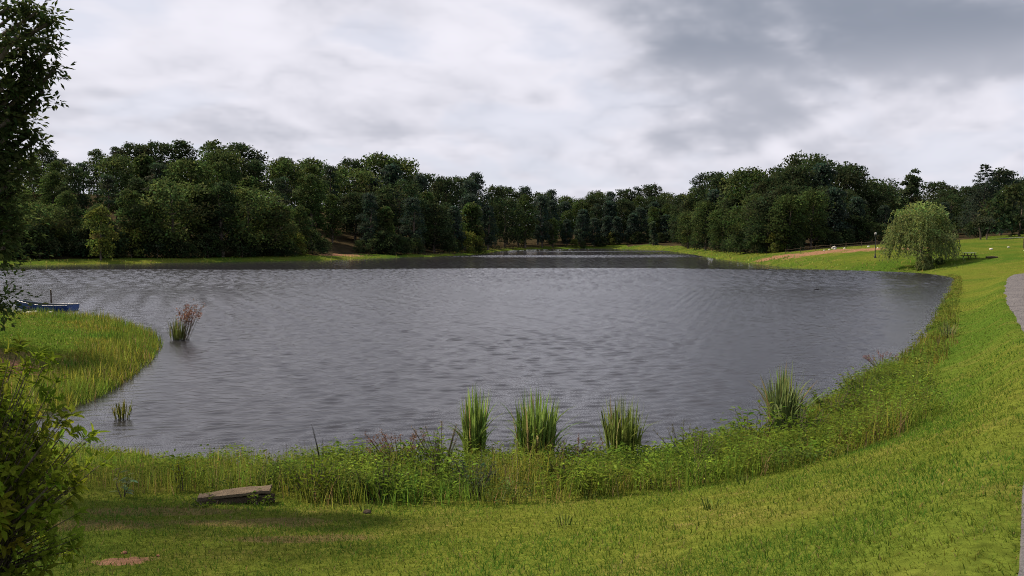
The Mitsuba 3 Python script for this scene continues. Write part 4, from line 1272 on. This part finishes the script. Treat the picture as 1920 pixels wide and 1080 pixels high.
# picnic table
key = numbered('picnic_table')
tx_, ty_ = 55.2, 107.2
pm_ = T().translate([tx_, ty_, ground(tx_, ty_)]).rotate([0, 0, 1], 12)
for i in range(5):
    part(key, 'top_board', boxat(1.5, 0.135, 0.04, (0, -0.29 + 0.145 * i, 0.74)), 'mat_concrete', to_world=pm_)
for sgn in (-1, 1):
    part(key, 'seat', boxat(1.5, 0.25, 0.04, (0, 0.62 * sgn, 0.44)), 'mat_dark_wood', to_world=pm_)
for xx in (-0.5, 0.5):
    part(key, 'brace', boxat(0.08, 1.5, 0.08, (xx, 0, 0.38)), 'mat_dark_wood', to_world=pm_)
    for sgn in (-1, 1):
        part(key, 'leg', boxat(0.08, 0.08, 0.88, (xx + 0.085, 0.38 * sgn, 0.36), rx=0.5 * sgn), 'mat_dark_wood', to_world=pm_)
tag(key, 'picnic table with pale top on the grass right of the weeping willow', 'table')
key = put(numbered('fallen_log'), as_tm(tube_arrays([(-0.7, 0, 0.12), (0, 0.05, 0.14), (0.65, -0.03, 0.12)], [0.12, 0.14, 0.11], 10)), 'mat_dark_wood', smooth=40, to_world=T().translate([56.6, 104.6, ground(56.6, 104.6)]))
tag(key, 'dark log lying on the grass just right of the picnic table', 'log')
for n, (x, y, sz, lab) in enumerate(((62.6, 116, 0.22, 'pale stone on bare soil right of the picnic table'), (63.6, 110, 0.18, 'white stone lying by the far bend of the path'), (66.0, 118, 0.16, 'small white stone higher in the field near the wooden post'))):
    key = put(numbered('field_stone'), rock(320 + n, sz, (x, y, ground(x, y) + 0.08)), 'mat_white_stone', smooth=True)
    tag(key, lab, 'stone')
key = numbered('wooden_post')
px_, py_ = 66.3, 115.0
part(key, 'shaft', boxat(0.14, 0.14, 1.3, (px_, py_, ground(px_, py_) + 0.55), 0.015), 'mat_dark_wood')
part(key, 'cap', boxat(0.18, 0.18, 0.04, (px_, py_, ground(px_, py_) + 1.22), 0.01), 'mat_dark_wood')
tag(key, 'short dark wooden post in the field at the right edge', 'post')

# pale stones and a white boulder on the clay slope, a low dark fence above it
r = rng_of(331)
for n, (x, y, sz) in enumerate(((53.0, 146, 0.42), (50.3, 143, 0.13), (51.2, 143.2, 0.16), (52.0, 143, 0.18), (53.4, 142.6, 0.16), (56.6, 141, 0.20), (55.2, 134, 0.12))):
    key = put(numbered('clay_stone'), rock(340 + n, sz, (x, y, ground(x, y) + 0.25 * sz), 0.8), 'mat_white_stone', smooth=True)
    tag(key, 'large white boulder above the red clay slope' if n == 0 else f'pale stone on the red clay slope, {ordinal(n)} from left', 'stone', None if n == 0 else 'pale stones on the clay slope')
key = numbered('low_fence')
pts = [np.array([45.5 + 2.3 * i, 147.5 - 0.55 * i]) for i in range(9)]
for i, p in enumerate(pts):
    part(key, 'post', boxat(0.09, 0.09, 0.95, (p[0], p[1], ground(*p) + 0.4)), 'mat_dark_wood')
for a, b in zip(pts[:-1], pts[1:]):
    for hgt in (0.32, 0.68):
        v, f = tube_arrays([(a[0], a[1] - 0.06, ground(*a) + hgt), (b[0], b[1] - 0.06, ground(*b) + hgt)], 0.045, 6)
        part(key, 'rail', (v, f), 'mat_dark_wood')
tag(key, 'low dark fence at the foot of the wood above the red clay slope', 'fence')

# driftwood, clod, bits on the lawn
key = put(numbered('driftwood'), as_tm(tube_arrays([(-0.26, 0, 0.0), (-0.1, 0.02, 0.045), (0.1, 0, 0.05), (0.24, 0.03, 0.02)], [0.02, 0.05, 0.05, 0.025], 8)), 'mat_black_metal', smooth=60, to_world=T().translate([24.42, 71, 0]))
tag(key, 'small dark piece of driftwood floating on the open water at right', 'driftwood')
for n, (x, y, sz, lab) in enumerate(((-1.95, 11.75, 0.055, 'dark clod of earth on the lawn below the weeds'), (-3.9, 8.75, 0.03, 'crumb of red earth by the bare patch at lower left'), (-3.5, 8.6, 0.022, 'smaller crumb of red earth on the bare patch at lower left'))):
    key = put(numbered('earth_clod'), rock(360 + n, sz, (x, y, ground(x, y) + 0.3 * sz), 0.6), 'mat_dark_wood' if n == 0 else 'mat_clay', smooth=40)
    tag(key, lab, 'clod')
